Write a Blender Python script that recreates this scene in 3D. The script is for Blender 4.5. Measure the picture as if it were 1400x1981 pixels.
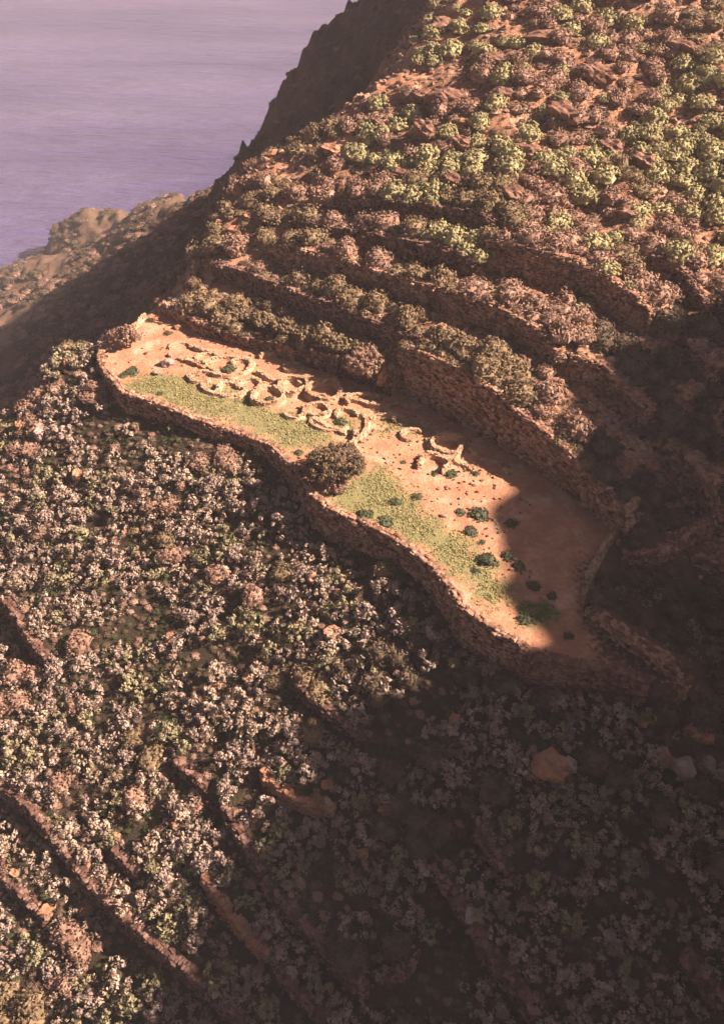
import bpy, math, random
import numpy as np

# ------------------------------------------------------------------ camera, world, sun, exposure
for o in list(bpy.data.objects): bpy.data.objects.remove(o)
SC = bpy.context.scene
COL = SC.collection
PITCH = math.radians(42); FPX = 1715.0; CAMZ = 46.0
SUN_AZ = math.radians(-5); SUN_EL = math.radians(37)      # azimuth from +x towards +y
cam_d = bpy.data.cameras.new('camera'); cam = bpy.data.objects.new('camera', cam_d); COL.objects.link(cam)
cam.location = (0, 0, CAMZ); cam.rotation_euler = (math.pi/2 - PITCH, 0, 0)
cam_d.sensor_fit = 'VERTICAL'; cam_d.sensor_height = 24; cam_d.lens = 24*FPX/1981
cam_d.clip_end = 20000
SC.camera = cam
world = bpy.data.worlds.new('World'); SC.world = world; world.use_nodes = True
wt = world.node_tree; bg = wt.nodes['Background']
sky = wt.nodes.new('ShaderNodeTexSky'); sky.sky_type = 'NISHITA'; sky.sun_disc = False
sky.sun_elevation = SUN_EL; sky.sun_rotation = math.pi/2 - SUN_AZ
sky.air_density = 1.0; sky.dust_density = 6.0; sky.ozone_density = 1.0
tint = wt.nodes.new('ShaderNodeMix'); tint.data_type = 'RGBA'; tint.blend_type = 'MULTIPLY'; tint.inputs[0].default_value = 1
tint.inputs[7].default_value = (0.25, 0.22, 0.27, 1)        # dims the skylight to deepen shadows, slightly violet
wt.links.new(sky.outputs[0], tint.inputs[6]); wt.links.new(tint.outputs[2], bg.inputs[0])
bg.inputs[1].default_value = 0.05
sd = bpy.data.lights.new('sun', 'SUN'); sd.energy = 5.0; sd.angle = math.radians(0.6); sd.color = (1.0, 0.775, 0.655)
sun = bpy.data.objects.new('sun', sd); COL.objects.link(sun)
sun.rotation_euler = (0, math.pi/2 - SUN_EL, SUN_AZ)
SC.view_settings.view_transform = 'Standard'; SC.view_settings.look = 'None'
SC.view_settings.gamma = 1; SC.view_settings.exposure = 1.75
SC.render.resolution_x = 723; SC.render.resolution_y = 1024
SC.cycles.max_bounces = 5; SC.cycles.diffuse_bounces = 3; SC.cycles.transparent_max_bounces = 6
SC.cycles.volume_bounces = 0
SC.cycles.use_denoising = True

rng = np.random.default_rng(7); random.seed(7)
KF = 1.35; SEA = 46.0 - 116.0*KF

# ------------------------------------------------------------------ helpers: rays, noise
cp, sp = math.cos(PITCH), math.sin(PITCH)
def ray(px, py):
    u = (np.asarray(px, float)-700)/FPX; v = (990.5-np.asarray(py, float))/FPX
    return u, cp + v*sp, -sp + v*cp
def at(px, py, z):                       # photograph point at a known height -> place
    a, b, c = ray(px, py); t = (z-CAMZ)/c
    return float(a*t), float(b*t)
def pix(x, y, z):
    x = np.asarray(x, float); y = np.asarray(y, float); z = np.asarray(z, float) - CAMZ
    dep = np.maximum(y*cp - z*sp, .1)
    return 700 + FPX*x/dep, 990.5 - FPX*(y*sp + z*cp)/dep

def vnoise(x, y, seed=0):
    xi = np.floor(x).astype(np.int64); yi = np.floor(y).astype(np.int64)
    fx = x-xi; fy = y-yi; fx = fx*fx*(3-2*fx); fy = fy*fy*(3-2*fy)
    def h(a, b):
        n = (a*374761393 + b*668265263 + seed*1442695041) & 0x7fffffff
        n = ((n ^ (n >> 13))*1274126177) & 0x7fffffff
        n = n ^ (n >> 16)
        return (n & 0xffff)/65535.0*2-1
    return (h(xi,yi)*(1-fx)+h(xi+1,yi)*fx)*(1-fy) + (h(xi,yi+1)*(1-fx)+h(xi+1,yi+1)*fx)*fy
def fbm(x, y, seed=0, oct=4):
    s = 0; a = 1.0; t = 0
    for k in range(oct):
        s = s + a*vnoise(x*2**k + 17.3*k, y*2**k - 9.1*k, seed+k); t += a; a *= .5
    return s/t
def ridged(x, y, seed=0, oct=4):
    s = 0; a = 1.0; t = 0
    for k in range(oct):
        s = s + a*(1-2*np.abs(vnoise(x*2**k + 5.7*k, y*2**k + 3.3*k, seed+k))); t += a; a *= .55
    return s/t
def sstep(a, b, x):
    t = np.clip((x-a)/(b-a), 0, 1); return t*t*(3-2*t)

def seg_dist(X, Y, pts):
    """distance to a polyline, side (+ = left of travel), and position along it 0..1"""
    best = np.full(X.shape, 1e9); side = np.zeros(X.shape); par = np.zeros(X.shape)
    L = [math.hypot(pts[i+1][0]-pts[i][0], pts[i+1][1]-pts[i][1]) for i in range(len(pts)-1)]; T = sum(L); acc = 0
    for i in range(len(pts)-1):
        ax, ay = pts[i][:2]; bx, by = pts[i+1][:2]; dx, dy = bx-ax, by-ay; l = max(L[i], 1e-6)
        t = np.clip(((X-ax)*dx+(Y-ay)*dy)/(l*l), 0, 1)
        dd = np.hypot(X-ax-t*dx, Y-ay-t*dy)
        cr = dx*(Y-ay)-dy*(X-ax)
        m = dd < best - 1e-9
        best = np.where(m, dd, best); side = np.where(m, np.sign(cr), side); par = np.where(m, (acc+t*l)/T, par)
        acc += L[i]
    return best, side, par
def inside(X, Y, poly):
    r = np.zeros(X.shape, bool); n = len(poly)
    for i in range(n):
        x1, y1 = poly[i]; x2, y2 = poly[(i+1) % n]
        if y1 == y2: continue
        c = ((y1 > Y) != (y2 > Y)) & (X < (x2-x1)*(Y-y1)/(y2-y1)+x1)
        r ^= c
    return r

# ------------------------------------------------------------------ the lie of the land
R2 = math.sqrt(2)
def sd2xy(s, d): return ((s + d)/R2 + 24, (d - s)/R2 + 24)
CT = []                                   # control points x, y, z
def low_off(s): return np.interp(s, [-80, -68, -53, -46, -38, -10, 30], [-.7, -.8, -1.0, -2.2, -2.8, -2.5, -2.4])
def up_z(x, y):
    d = (x+y-48)/R2
    return .5*(d-8) - .33*max(0, x-13) + (.1*max(0, d-45))
for s in list(range(-76, -30, 5)) + list(range(-28, 60, 9)):
    for d in (-60, -50, -42, -34, -26, -18, -10, -1.0):
        x, y = sd2xy(s, d); CT.append((x, y, float(low_off(s)) + .5*d))
    for d in (14, 20, 27, 34, 42, 50, 58, 66):
        if s < -72: continue
        x, y = sd2xy(s, d)
        if y < 20 and x > 45: continue
        CT.append((x, y, up_z(x, y)))
for x, y, z in [(-25.2,73.6,-.6), (-19.5,80,1.0), (-16,91.2,5.6), (-11.4,98.8,9.6), (-3,101,13), (2.2,102,15.9), (7.4,108.5,20),
                (-34.5,73.6,-7), (-42,71,-12),
                (-30,82,-11), (-27,92,-11), (-23,103,-7), (-14,110,-6), (-4,113,3), (-42,84,-26), (-52,76,-28), (-60,60,-28),
                (-38,105,-28), (-45,120,-38), (-28,122,-16),
                # shaded cliff behind the ridge
                (0,130,9), (-5.8,130,4.6), (-11.7,128,-.3), (-17,132,-7), (0,150,13.5), (-6.4,148,6.9), (-10.9,147,1.8), (-15.2,148,-5.6),
                (8,152,18), (18,150,28), (20,130,32), (40,130,40), (30,160,38), (60,160,46), (60,120,40), (12,128,24), (30,110,31),
                (0,165,-5), (-8,162,-28), (-16,161,-42), (-26,160,-32), (0,190,-8), (2,220,-10), (2,242,-14), (5,265,-34), (6,290,-64), (-14,190,-40), (-18,220,-56), (-14,250,-60), (30,190,5), (40,240,0), (60,200,20), (20,330,-150), (-25,300,-150), (0,360,-170), (60,380,-160), (-150,380,-180), (-60,380,-180),  # unseen land behind the cliff, raised to shade the slope beyond
                (-27.5,150,-22), (90,60,10), (90,100,28), (140,60,30), (140,150,50), (90,0,0), (140,0,20), (-100,85,-66), (-70,92,-48), (-75,40,-40),
                (-120,0,-80), (-60,0,-45), (0,-40,-42), (60,-40,-20), (-60,-60,-60), (60,300,-80), (160,250,-40), (-150,60,-105), (-200,100,-135), (-200,0,-130)]:
    CT.append((x, y, z))
# shaded slope and the coast beyond: photograph point, distance along the ray (before the KF scale), drop
for px, py, t, dz in [(110,442,250,0),(150,416,250,0),(200,408,250,0),(250,410,246,0),(82,494,253,0),(130,430,264,-18),(200,415,264,-22),(70,490,262,-9),(60,500,252,-8),(270,410,262,-24),
        (0,528,228,0),(60,507,228,0),(120,500,229,0),(180,472,230,0),(230,446,230,0),(300,404,226,0),(350,388,220,0),(430,368,205,0),
        (60,506,240,-9),(120,499,240,-8),(180,472,241,-7),(0,527,243,-13),(-80,560,230,-2),(-80,555,245,-14),(300,404,242,-16),(350,388,236,-16),(430,368,225,-20),
        (0,590,215,0),(100,545,215,0),(200,500,212,0),(300,450,205,0),(400,400,192,0),(0,680,195,0),(100,640,190,0),(200,600,185,0),(300,530,178,0),(380,470,165,0),
        (0,770,178,0),(80,740,175,0),(200,680,162,0),(300,590,155,0),(-100,700,200,-2),(-100,800,180,-2),(500,330,240,-34),(600,250,260,-34),(200,420,300,-45),(0,520,290,-35),(-200,600,240,-12)]:
    u_, v_, w_ = [float(q) for q in ray(px, py)]; CT.append((u_*t*KF, v_*t*KF, CAMZ + w_*t*KF + dz*KF))
CT = np.array(CT)
def _rbf_fit(C):
    n = len(C); D = np.hypot(C[:,None,0]-C[None,:,0], C[:,None,1]-C[None,:,1])
    A = np.zeros((n+3, n+3)); A[:n,:n] = -D + np.eye(n)*(-.15)*0; P = np.c_[np.ones(n), C[:,0]/100, C[:,1]/100]
    A[:n,n:] = P; A[n:,:n] = P.T; b = np.r_[C[:,2], 0, 0, 0]
    return np.linalg.lstsq(A, b, rcond=None)[0]
W_ = _rbf_fit(CT)
def S_raw(X, Y):
    sh = X.shape; X = X.ravel(); Y = Y.ravel(); out = np.empty(len(X)); n = len(CT)
    for i in range(0, len(X), 20000):
        x = X[i:i+20000]; y = Y[i:i+20000]
        D = np.sqrt((x[:,None]-CT[None,:,0])**2 + (y[:,None]-CT[None,:,1])**2 + .3)
        out[i:i+20000] = -D @ W_[:n] + W_[n] + W_[n+1]*x/100 + W_[n+2]*y/100
    return out.reshape(sh)

def axis(parts):
    a = []
    for lo, hi, st in parts: a += list(np.arange(lo, hi-1e-6, st))
    a.append(parts[-1][1]); return np.array(a)
GX = axis([(-400,-200,12), (-200,-150,3), (-150,-46,1.0), (-46,46,.25), (46,120,1.5), (120,320,8)])
GY = axis([(-140,-20,8), (-20,10,1.5), (10,112,.25), (112,160,.6), (160,350,1.2), (350,520,10)])
MX, MY = np.meshgrid(GX, GY)              # [iy, ix]
ZS = S_raw(MX, MY)
# the hill across the ravine, to the right of the view: its crest throws the big shadow
TE = math.tan(SUN_EL)/math.cos(SUN_AZ)
TERM = [(a, b, 0) for a, b in [(1000,930),(950,975),(945,1020),(1000,1080),(1010,1110),(985,1140),(1000,1180),(1030,1245)]] + \
       [(a, b, None) for a, b in [(600,1190),(575,1260),(555,1330),(505,1420),(490,1550),(450,1650),(350,1780),(290,1900),(240,1981)]]
def bil(Z, x, y):
    x = np.asarray(x, float); y = np.asarray(y, float)
    i = np.clip(np.searchsorted(GX, x)-1, 0, len(GX)-2); j = np.clip(np.searchsorted(GY, y)-1, 0, len(GY)-2)
    fx = np.clip((x-GX[i])/(GX[i+1]-GX[i]), 0, 1); fy = np.clip((y-GY[j])/(GY[j+1]-GY[j]), 0, 1)
    return (Z[j,i]*(1-fx)+Z[j,i+1]*fx)*(1-fy) + (Z[j+1,i]*(1-fx)+Z[j+1,i+1]*fx)*fy
def hit(Z, px, py, dz=0.0):
    a, b, c = ray(px, py); t = np.arange(30, 480, .15)
    below = CAMZ + c*t < bil(Z, a*t, b*t) + dz
    k = int(np.argmax(below)) if below.any() else len(t)-1
    return float(a*t[k]), float(b*t[k]), float(CAMZ + c*t[k])
_s = []
for a, b, z in TERM:
    p = (*at(a, b, 0), 0.0) if z == 0 else hit(ZS, a, b, .3)
    q = (p[1] + (12-p[0])*math.tan(SUN_AZ), p[2] + (12-p[0])*TE)

    if z == 0 or q[0] < 37: _s.append(q)
_s.sort(); print('shadow line', [(round(a,1), round(b,1)) for a, b in _s])
_s = [q for q in _s if q[0] < 56.5]
SHAD = np.array([(-60,_s[0][1]-5),(_s[0][0]-10,_s[0][1]-1)] + _s + [(60,-.2),(64,.3),(68,-2),(73,-9),(80,-22),(95,-45),(300,-60)])
XC = 86.0
def hill_right(X, Y):
    ysh = Y - (XC-12)*math.tan(SUN_AZ)
    cz = np.interp(ysh, SHAD[:,0], SHAD[:,1]) + (XC-12)*TE + .9*fbm(ysh/3.0, ysh*0+3, 5, 3)
    return np.where(X < XC, cz - (XC-X)*1.22 + 1.5*fbm(X/9, Y/9, 31, 3)*sstep(0, 25, XC-X), cz + .1*(X-XC)*0)
_w = np.maximum(sstep(340, 380, MY), sstep(-185, -215, MX)); ZS = ZS*(1-_w) + np.minimum(ZS, -200)*_w
ZS = np.maximum(ZS, hill_right(MX, MY) - 300*sstep(120, 200, MY))
# platform outline: lower edge, then round by the foot of the walls behind it
P_LOW = [at(px, py, 0) for px, py in [(205,668),(190,690),(205,720),(228,742),(235,760),(290,775),(330,790),(370,808),(400,820),(460,836),(520,860),(545,882),(570,905),(592,940),(625,980),(680,1003),(740,1030),(795,1062),(840,1100),(872,1140),(900,1180),(935,1205),(970,1228),(1005,1246)]]
P_TONGUE = [at(px, py, 0) for px, py in [(1004,1245),(1018,1262),(1080,1274),(1130,1284),(1190,1296),(1250,1318)]]
W1A = [at(300,583,1.0), at(345,603,1.0), at(400,632,1.0)]
W1B = [at(400,632,1.0), at(450,642,1.2), at(500,652,1.4), at(560,667,1.5), at(640,688,1.7), at(720,710,1.9), at(758,728,2.0)]
W1C = [at(758,728,2.0), at(772,708,2.2)]
W2P = [(3.4,68.4), at(850,692,5.0), at(940,740,4.8), at(1040,812,4.2), at(1100,860,3.8), at(1150,912,3.4), at(1195,962,2.8), at(1225,1002,2.2)]
WE = [at(1135,1172,.9), at(1200,1215,1.1), at(1270,1262,1.2), at(1335,1308,1.0)]
PLAT = P_LOW + P_TONGUE + [at(1300,1330,0)] + WE[::-1] + [at(1130,1130,0), at(1165,1060,.3)] + W2P[::-1] + W1B[::-1] + W1A[::-1][1:] + [at(272,608,.4), at(240,640,.2)]
IN_PLAT = inside(MX, MY, PLAT)

# terrace walls: photograph polyline of the top edge, height, how far the levelling reaches
UP = {
 'U1': ([(410,510),(470,524),(540,545),(620,575),(700,600),(780,625),(840,648)], 1.7, 3.5),
 'U2': ([(520,474),(590,488),(650,503),(730,522),(800,540),(840,548),(900,562),(945,572),(985,590),(1015,608),(1050,635),(1082,666)], 2.3, 4),
 'U3': ([(700,461),(740,464),(790,470),(860,485),(928,502)], 2.0, 3.5),
 'U4': ([(940,464),(985,474),(1030,487),(1080,500),(1125,511),(1180,540),(1225,570),(1266,596)], 3.2, 4),
 'U5': ([(1105,678),(1168,700),(1207,735),(1235,765),(1257,798)], 2.3, 3),
 'U6': ([(1258,506),(1290,514),(1325,530),(1362,575)], 2.2, 3),
 'U7': ([(1328,660),(1362,682),(1372,715)], 1.8, 2.5),
 'U8': ([(1296,842),(1328,871),(1350,900),(1368,928),(1384,985)], 2.2, 3),
 'U9': ([(1205,1062),(1250,1070),(1286,1068),(1308,1048),(1332,1028),(1364,1010),(1402,1006)], 1.3, 2),
 'U10': ([(1343,1057),(1372,1068),(1402,1083)], 1.2, 2),
 'U11': ([(656,392),(730,399),(800,410),(895,420),(960,440)], 1.6, 3),
 'U12': ([(560,438),(600,443),(640,450),(690,458)], .9, 2.5),
 'U13': ([(464,582),(510,598),(562,613),(617,637),(676,652),(715,668)], 1.1, 2.5),
}
LO = {
 'L1': ([(-60,1465),(0,1515),(60,1562),(120,1640),(180,1715),(260,1790),(330,1850),(400,1905),(480,1981),(540,2040)], 1.5, 3),
 'L2': ([(-20,1140),(0,1155),(30,1182),(60,1240),(92,1275)], 1.6, 2.5),
 'L3': ([(340,1478),(372,1500),(402,1524)], .8, 1.6),
 'L4': ([(432,1550),(455,1595),(480,1640),(512,1688)], 1.1, 2),
 'L5': ([(512,1705),(545,1740),(600,1800),(650,1860),(685,1905),(712,1916)], 1.5, 2.5),
 'L6': ([(395,1695),(430,1745),(470,1800),(522,1845)], 1.3, 2),
 'L7': ([(540,1880),(580,1920),(640,1975),(680,2010)], 1.2, 2),
 'L8': ([(575,1328),(640,1378),(705,1425)], .9, 2),
 'L9': ([(508,1495),(545,1535),(590,1562),(645,1566)], 1.0, 2),
 'L10': ([(925,1598),(950,1640),(978,1695)], 1.5, 2),
 'L11': ([(850,1690),(890,1740),(925,1795),(950,1855),(1000,1900),(1035,1965)], 1.3, 2.5),
 'L12': ([(745,1902),(785,1882),(806,1838)], .9, 1.5),
 'L13': ([(1322,1838),(1360,1880),(1405,1935)], 1.2, 2),
 'L14': ([(-40,1655),(0,1688),(57,1737),(92,1775)], 1.1, 2),
 'L15': ([(221,1646),(245,1668),(266,1690)], .9, 1.5),
}
ZB = ZS.copy()
XW = {}
for nm, (pl, h, Lr) in list(UP.items()) + list(LO.items()):
    h *= 1.0 if nm[0] == 'U' else .8
    pts = [hit(ZS, a, b, h*.5) for a, b in pl]
    XW[nm] = ([(p[0], p[1]) for p in pts], h)
for nm, (pl, h, Lr) in list(UP.items()) + list(LO.items()):
    P = XW[nm][0]
    bx = [p[0] for p in P]; by = [p[1] for p in P]
    m = (MX > min(bx)-12) & (MX < max(bx)+12) & (MY > min(by)-12) & (MY < max(by)+12)
    dd, side, par = seg_dist(MX[m], MY[m], P)
    ex, ey = P[0]; fx, fy = P[-1]
    tap = sstep(0, .04, par)*sstep(0, .04, 1-par)
    ZB[m] += h*.5*side*np.exp(-dd/Lr)*np.where(dd < .15, 1, 1)*(.25+.75*tap)
# extra levelling behind the two big walls over the platform
def lift(P, z, Lr, hgt):
    global ZB
    dd, side, par = seg_dist(MX, MY, P)
    zt = np.interp(par, np.linspace(0, 1, len(z)), z)
    w = np.exp(-(dd/Lr)**2)*(side > 0)*(~IN_PLAT)*sstep(-.02,.03,par)*sstep(-.02,.03,1-par)
    ZB = ZB*(1-w) + zt*w
lift(W2P, [5.2,5.0,4.8,4.2,3.8,3.4,2.8,2.2], 3.0, 4)
lift(W1A+W1B[1:], [1.0,1.0,1.0,1.2,1.4,1.5,1.7,1.9,2.0], 2.4, 3)
lift(WE, [.9,1.1,1.2,1.0], 2.5, 1)
# roughness: gentle near, craggy on the cliffs and the coast
far = np.clip(sstep(-78, -90, (MX-MY)/R2)*sstep(60, 90, MY) + sstep(118, 135, MY), 0, 1)
crag = sstep(98, 112, MY)*(1-sstep(-5, 14, MX - (MY-105)*.1))*sstep(-50, -25, MX)*(1-sstep(165, 190, MY))
upper = sstep(30, 42, (MX+MY-48)/R2)*(1-far)
ZB += .22*fbm(MX/2.6, MY/2.6, 1, 4)*(1-far) + .35*fbm(MX/9, MY/9, 8, 2)*(1-far)
ZB += upper*(1.5*ridged(MX/10, MY/8, 40, 4) - .3)*.9
ZB += crag*(3.0*ridged(MX/11, MY/9, 50, 5) + 2.5*ridged(MX/4.2, MY/3.6, 51, 3))
coast = sstep(-56, -48, -ZB*0 + ZB*0 - 60) * 0
ZB += far*(1-crag)*(1.3*ridged(MX/14, MY/14, 60, 4) + 1.6*ridged(MX/5, MY/5, 61, 3))
shore = far*sstep(285, 300, MY)*(MX < -20)
ZB += shore*2.6*ridged(MX/10, MY/10, 70, 4)
platz = .07*fbm(MX/2.2, MY/2.2, 3, 4) + .12*fbm(MX/7, MY/7, 4, 2)
ZT = np.where(IN_PLAT, platz, ZB)
dpl, _, _ = seg_dist(MX, MY, P_LOW)
ZT = np.where(IN_PLAT & (dpl < .35), ZT-.05, ZT)
def ground(x, y): return float(bil(ZT, x, y))

# ------------------------------------------------------------------ materials
def rgba(c): return (c[0], c[1], c[2], 1)
def new_mat(name, rough=.9):
    m = bpy.data.materials.new(name); m.use_nodes = True; nt = m.node_tree
    b = nt.nodes['Principled BSDF']; b.inputs['Roughness'].default_value = rough
    b.inputs['Specular IOR Level'].default_value = .15
    return m, nt, b
def N(nt, t, **k):
    n = nt.nodes.new(t)
    for a, v in k.items(): setattr(n, a, v)
    return n
def noise(nt, vec, scale, detail=4, rough=.6):
    n = N(nt, 'ShaderNodeTexNoise'); n.inputs['Scale'].default_value = scale; n.inputs['Detail'].default_value = detail
    n.inputs['Roughness'].default_value = rough
    if vec is not None: nt.links.new(vec, n.inputs['Vector'])
    return n.outputs['Fac']
def ramp(nt, fac, stops):
    r = N(nt, 'ShaderNodeValToRGB'); e = r.color_ramp.elements
    while len(e) < len(stops): e.new(.5)
    for i, (p, c) in enumerate(stops): e[i].position = p; e[i].color = rgba(c)
    nt.links.new(fac, r.inputs[0]); return r.outputs[0]
def mix(nt, fac, a, b, mode='MIX'):
    n = N(nt, 'ShaderNodeMix', data_type='RGBA', blend_type=mode)
    for s, v in ((0, fac), (6, a), (7, b)):
        if isinstance(v, (int, float)): n.inputs[s].default_value = v
        elif isinstance(v, tuple): n.inputs[s].default_value = rgba(v)
        else: nt.links.new(v, n.inputs[s])
    return n.outputs[2]
def math_(nt, op, a, b=0.0):
    n = N(nt, 'ShaderNodeMath', operation=op)
    for s, v in ((0, a), (1, b)):
        if isinstance(v, (int, float)): n.inputs[s].default_value = v
        else: nt.links.new(v, n.inputs[s])
    return n.outputs[0]
def bump(nt, b, h, strength, dist):
    n = N(nt, 'ShaderNodeBump'); n.inputs['Strength'].default_value = strength; n.inputs['Distance'].default_value = dist
    nt.links.new(h, n.inputs['Height']); nt.links.new(n.outputs[0], b.inputs['Normal'])

def mat_stone(name, c1, c2, c3):
    m, nt, b = new_mat(name); g = N(nt, 'ShaderNodeNewGeometry')
    v = N(nt, 'ShaderNodeTexVoronoi'); v.inputs['Scale'].default_value = 2.6; nt.links.new(g.outputs['Position'], v.inputs['Vector'])
    sep = N(nt, 'ShaderNodeSeparateColor'); nt.links.new(v.outputs['Color'], sep.inputs[0])
    c = ramp(nt, sep.outputs[0], [(0, c1), (.5, c2), (1, c3)])
    n2 = noise(nt, g.outputs['Position'], .6, 3); c = mix(nt, math_(nt, 'MULTIPLY', n2, .5), c, c1)
    n3 = noise(nt, g.outputs['Position'], 14, 3)
    c = mix(nt, .5, c, ramp(nt, n3, [(.3, (.35,.35,.35)), (.75, (1,1,1))]), 'MULTIPLY')
    nt.links.new(c, b.inputs['Base Color']); bump(nt, b, n3, .6, .05)
    return m
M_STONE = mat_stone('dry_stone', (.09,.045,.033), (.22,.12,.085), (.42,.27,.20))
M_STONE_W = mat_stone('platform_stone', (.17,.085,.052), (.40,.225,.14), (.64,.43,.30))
M_RING = mat_stone('pale_ring_stone', (.30,.18,.10), (.54,.36,.22), (.68,.49,.33))
M_ROCK = mat_stone('orange_rock', (.30,.14,.08), (.50,.25,.14), (.58,.34,.22))
M_CRAG = mat_stone('shade_brown_crag', (.15,.075,.05), (.27,.145,.095), (.40,.24,.17))  # browner rock: the shade of faces turned from the sun is in the colour
M_ROCK_P = mat_stone('pale_rock', (.28,.20,.17), (.42,.31,.26), (.58,.46,.39))

def mat_ground():
    m, nt, b = new_mat('soil_and_grass'); g = N(nt, 'ShaderNodeNewGeometry'); P = g.outputs['Position']
    at_ = N(nt, 'ShaderNodeAttribute', attribute_name='cover'); sep = N(nt, 'ShaderNodeSeparateColor'); nt.links.new(at_.outputs['Color'], sep.inputs[0])
    n1 = noise(nt, P, .55, 6, .65); n2 = noise(nt, P, 2.6, 5, .7); n3 = noise(nt, P, 9, 4, .7); n0 = noise(nt, P, .12, 4)
    base = ramp(nt, n2, [(.25, (.07,.042,.028)), (.5, (.15,.085,.055)), (.75, (.25,.15,.10))])
    base = mix(nt, ramp(nt, n1, [(.42,(0,0,0)), (.62,(1,1,1))]), base, ramp(nt, n3, [(.3,(.055,.042,.026)), (.7,(.14,.105,.062))]))
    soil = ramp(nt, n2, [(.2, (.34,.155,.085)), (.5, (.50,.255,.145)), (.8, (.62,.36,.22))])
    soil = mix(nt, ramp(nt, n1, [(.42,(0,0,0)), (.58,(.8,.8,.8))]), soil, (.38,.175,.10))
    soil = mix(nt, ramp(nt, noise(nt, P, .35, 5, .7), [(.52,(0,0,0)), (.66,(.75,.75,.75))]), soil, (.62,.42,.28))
    grass = ramp(nt, n3, [(.3, (.11,.125,.05)), (.52, (.21,.21,.09)), (.75, (.38,.30,.15))])
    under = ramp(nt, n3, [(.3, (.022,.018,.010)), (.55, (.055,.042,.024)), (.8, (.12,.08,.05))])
    wob = math_(nt, 'MULTIPLY', math_(nt, 'SUBTRACT', n2, .5), .9)
    def mask(ch, lo=.35, hi=.65):
        f = math_(nt, 'ADD', sep.outputs[ch], wob)
        mr = N(nt, 'ShaderNodeMapRange'); mr.inputs[1].default_value = lo; mr.inputs[2].default_value = hi; nt.links.new(f, mr.inputs[0]); return mr.outputs[0]
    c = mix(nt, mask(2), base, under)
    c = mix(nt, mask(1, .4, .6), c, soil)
    gm = math_(nt, 'ADD', sep.outputs[0], math_(nt, 'MULTIPLY', math_(nt, 'SUBTRACT', n1, .5), 2.4))
    mr = N(nt, 'ShaderNodeMapRange'); mr.inputs[1].default_value = .15; mr.inputs[2].default_value = .8; nt.links.new(gm, mr.inputs[0])
    gm = math_(nt, 'MULTIPLY', mr.outputs[0], math_(nt, 'MINIMUM', math_(nt, 'MULTIPLY', sep.outputs[0], 5.0), .92))
    c = mix(nt, gm, c, grass)
    nt.links.new(c, b.inputs['Base Color'])
    bump(nt, b, math_(nt, 'ADD', n3, math_(nt, 'MULTIPLY', n2, 1.6)), .8, .12)
    return m
M_GROUND = mat_ground()

def mat_leaf(name, cols, trans=.0):
    m, nt, b = new_mat(name, .8); g = N(nt, 'ShaderNodeNewGeometry'); oi = N(nt, 'ShaderNodeObjectInfo')
    n = noise(nt, g.outputs['Position'], 1.1, 3); n2 = noise(nt, g.outputs['Position'], 6, 2)
    c = ramp(nt, n, [(.3, cols[0]), (.5, cols[1]), (.72, cols[2])])
    c = mix(nt, .45, c, ramp(nt, n2, [(.3, (.45,.45,.45)), (.7, (1,1,1))]), 'MULTIPLY')
    nt.links.new(c, b.inputs['Base Color']); return m
M_GREY = mat_leaf('grey_foliage', [(.24,.17,.125), (.39,.295,.215), (.54,.43,.33)])
M_BROWN = mat_leaf('brown_twigs', [(.18,.10,.07), (.31,.19,.13), (.42,.28,.20)])
M_OLIVE = mat_leaf('olive_twigs', [(.14,.095,.05), (.23,.165,.09), (.30,.22,.13)])
M_EUPH = mat_leaf('pale_green_foliage', [(.27,.25,.14), (.40,.35,.17), (.52,.45,.22)])
M_DARK = mat_leaf('dark_green_foliage', [(.055,.065,.035), (.09,.10,.05), (.13,.135,.07)])
M_SHADE_SCRUB = mat_leaf('shade_dark_scrub_foliage', [(.07,.05,.03), (.13,.095,.06), (.20,.15,.095)])  # shade-darkened foliage for brown shrubs in shadow; also far scrub
M_CROWN = mat_leaf('brownish_crown_foliage', [(.09,.062,.036), (.17,.12,.07), (.26,.19,.115)])
M_WEED = mat_leaf('bright_green_herbs', [(.10,.16,.03), (.16,.24,.05), (.24,.30,.08)])
M_BARK, _nt, _b = new_mat('bark'); _b.inputs['Base Color'].default_value = (.11,.075,.05,1)
_g = N(_nt, 'ShaderNodeNewGeometry'); _nt.links.new(ramp(_nt, noise(_nt, _g.outputs['Position'], 9), [(.3,(.06,.04,.03)),(.7,(.17,.12,.09))]), _b.inputs['Base Color'])

def mat_sea():
    m, nt, b = new_mat('sea_water', .14); g = N(nt, 'ShaderNodeNewGeometry')
    b.inputs['Specular IOR Level'].default_value = .9; b.inputs['IOR'].default_value = 1.33
    mp = N(nt, 'ShaderNodeMapping'); mp.inputs['Scale'].default_value = (.22, 1, 1); mp.inputs['Rotation'].default_value = (0,0,.06)
    nt.links.new(g.outputs['Position'], mp.inputs[0])
    w1 = noise(nt, mp.outputs[0], .16, 5, .6); w2 = noise(nt, mp.outputs[0], .022, 3, .5)
    c = ramp(nt, w2, [(.35, (.075,.062,.15)), (.65, (.12,.10,.20))])
    nt.links.new(c, b.inputs['Base Color'])
    bump(nt, b, math_(nt, 'ADD', w1, math_(nt, 'MULTIPLY', w2, 1.6)), 1.0, 6.0)
    return m
M_SEA = mat_sea()

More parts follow.
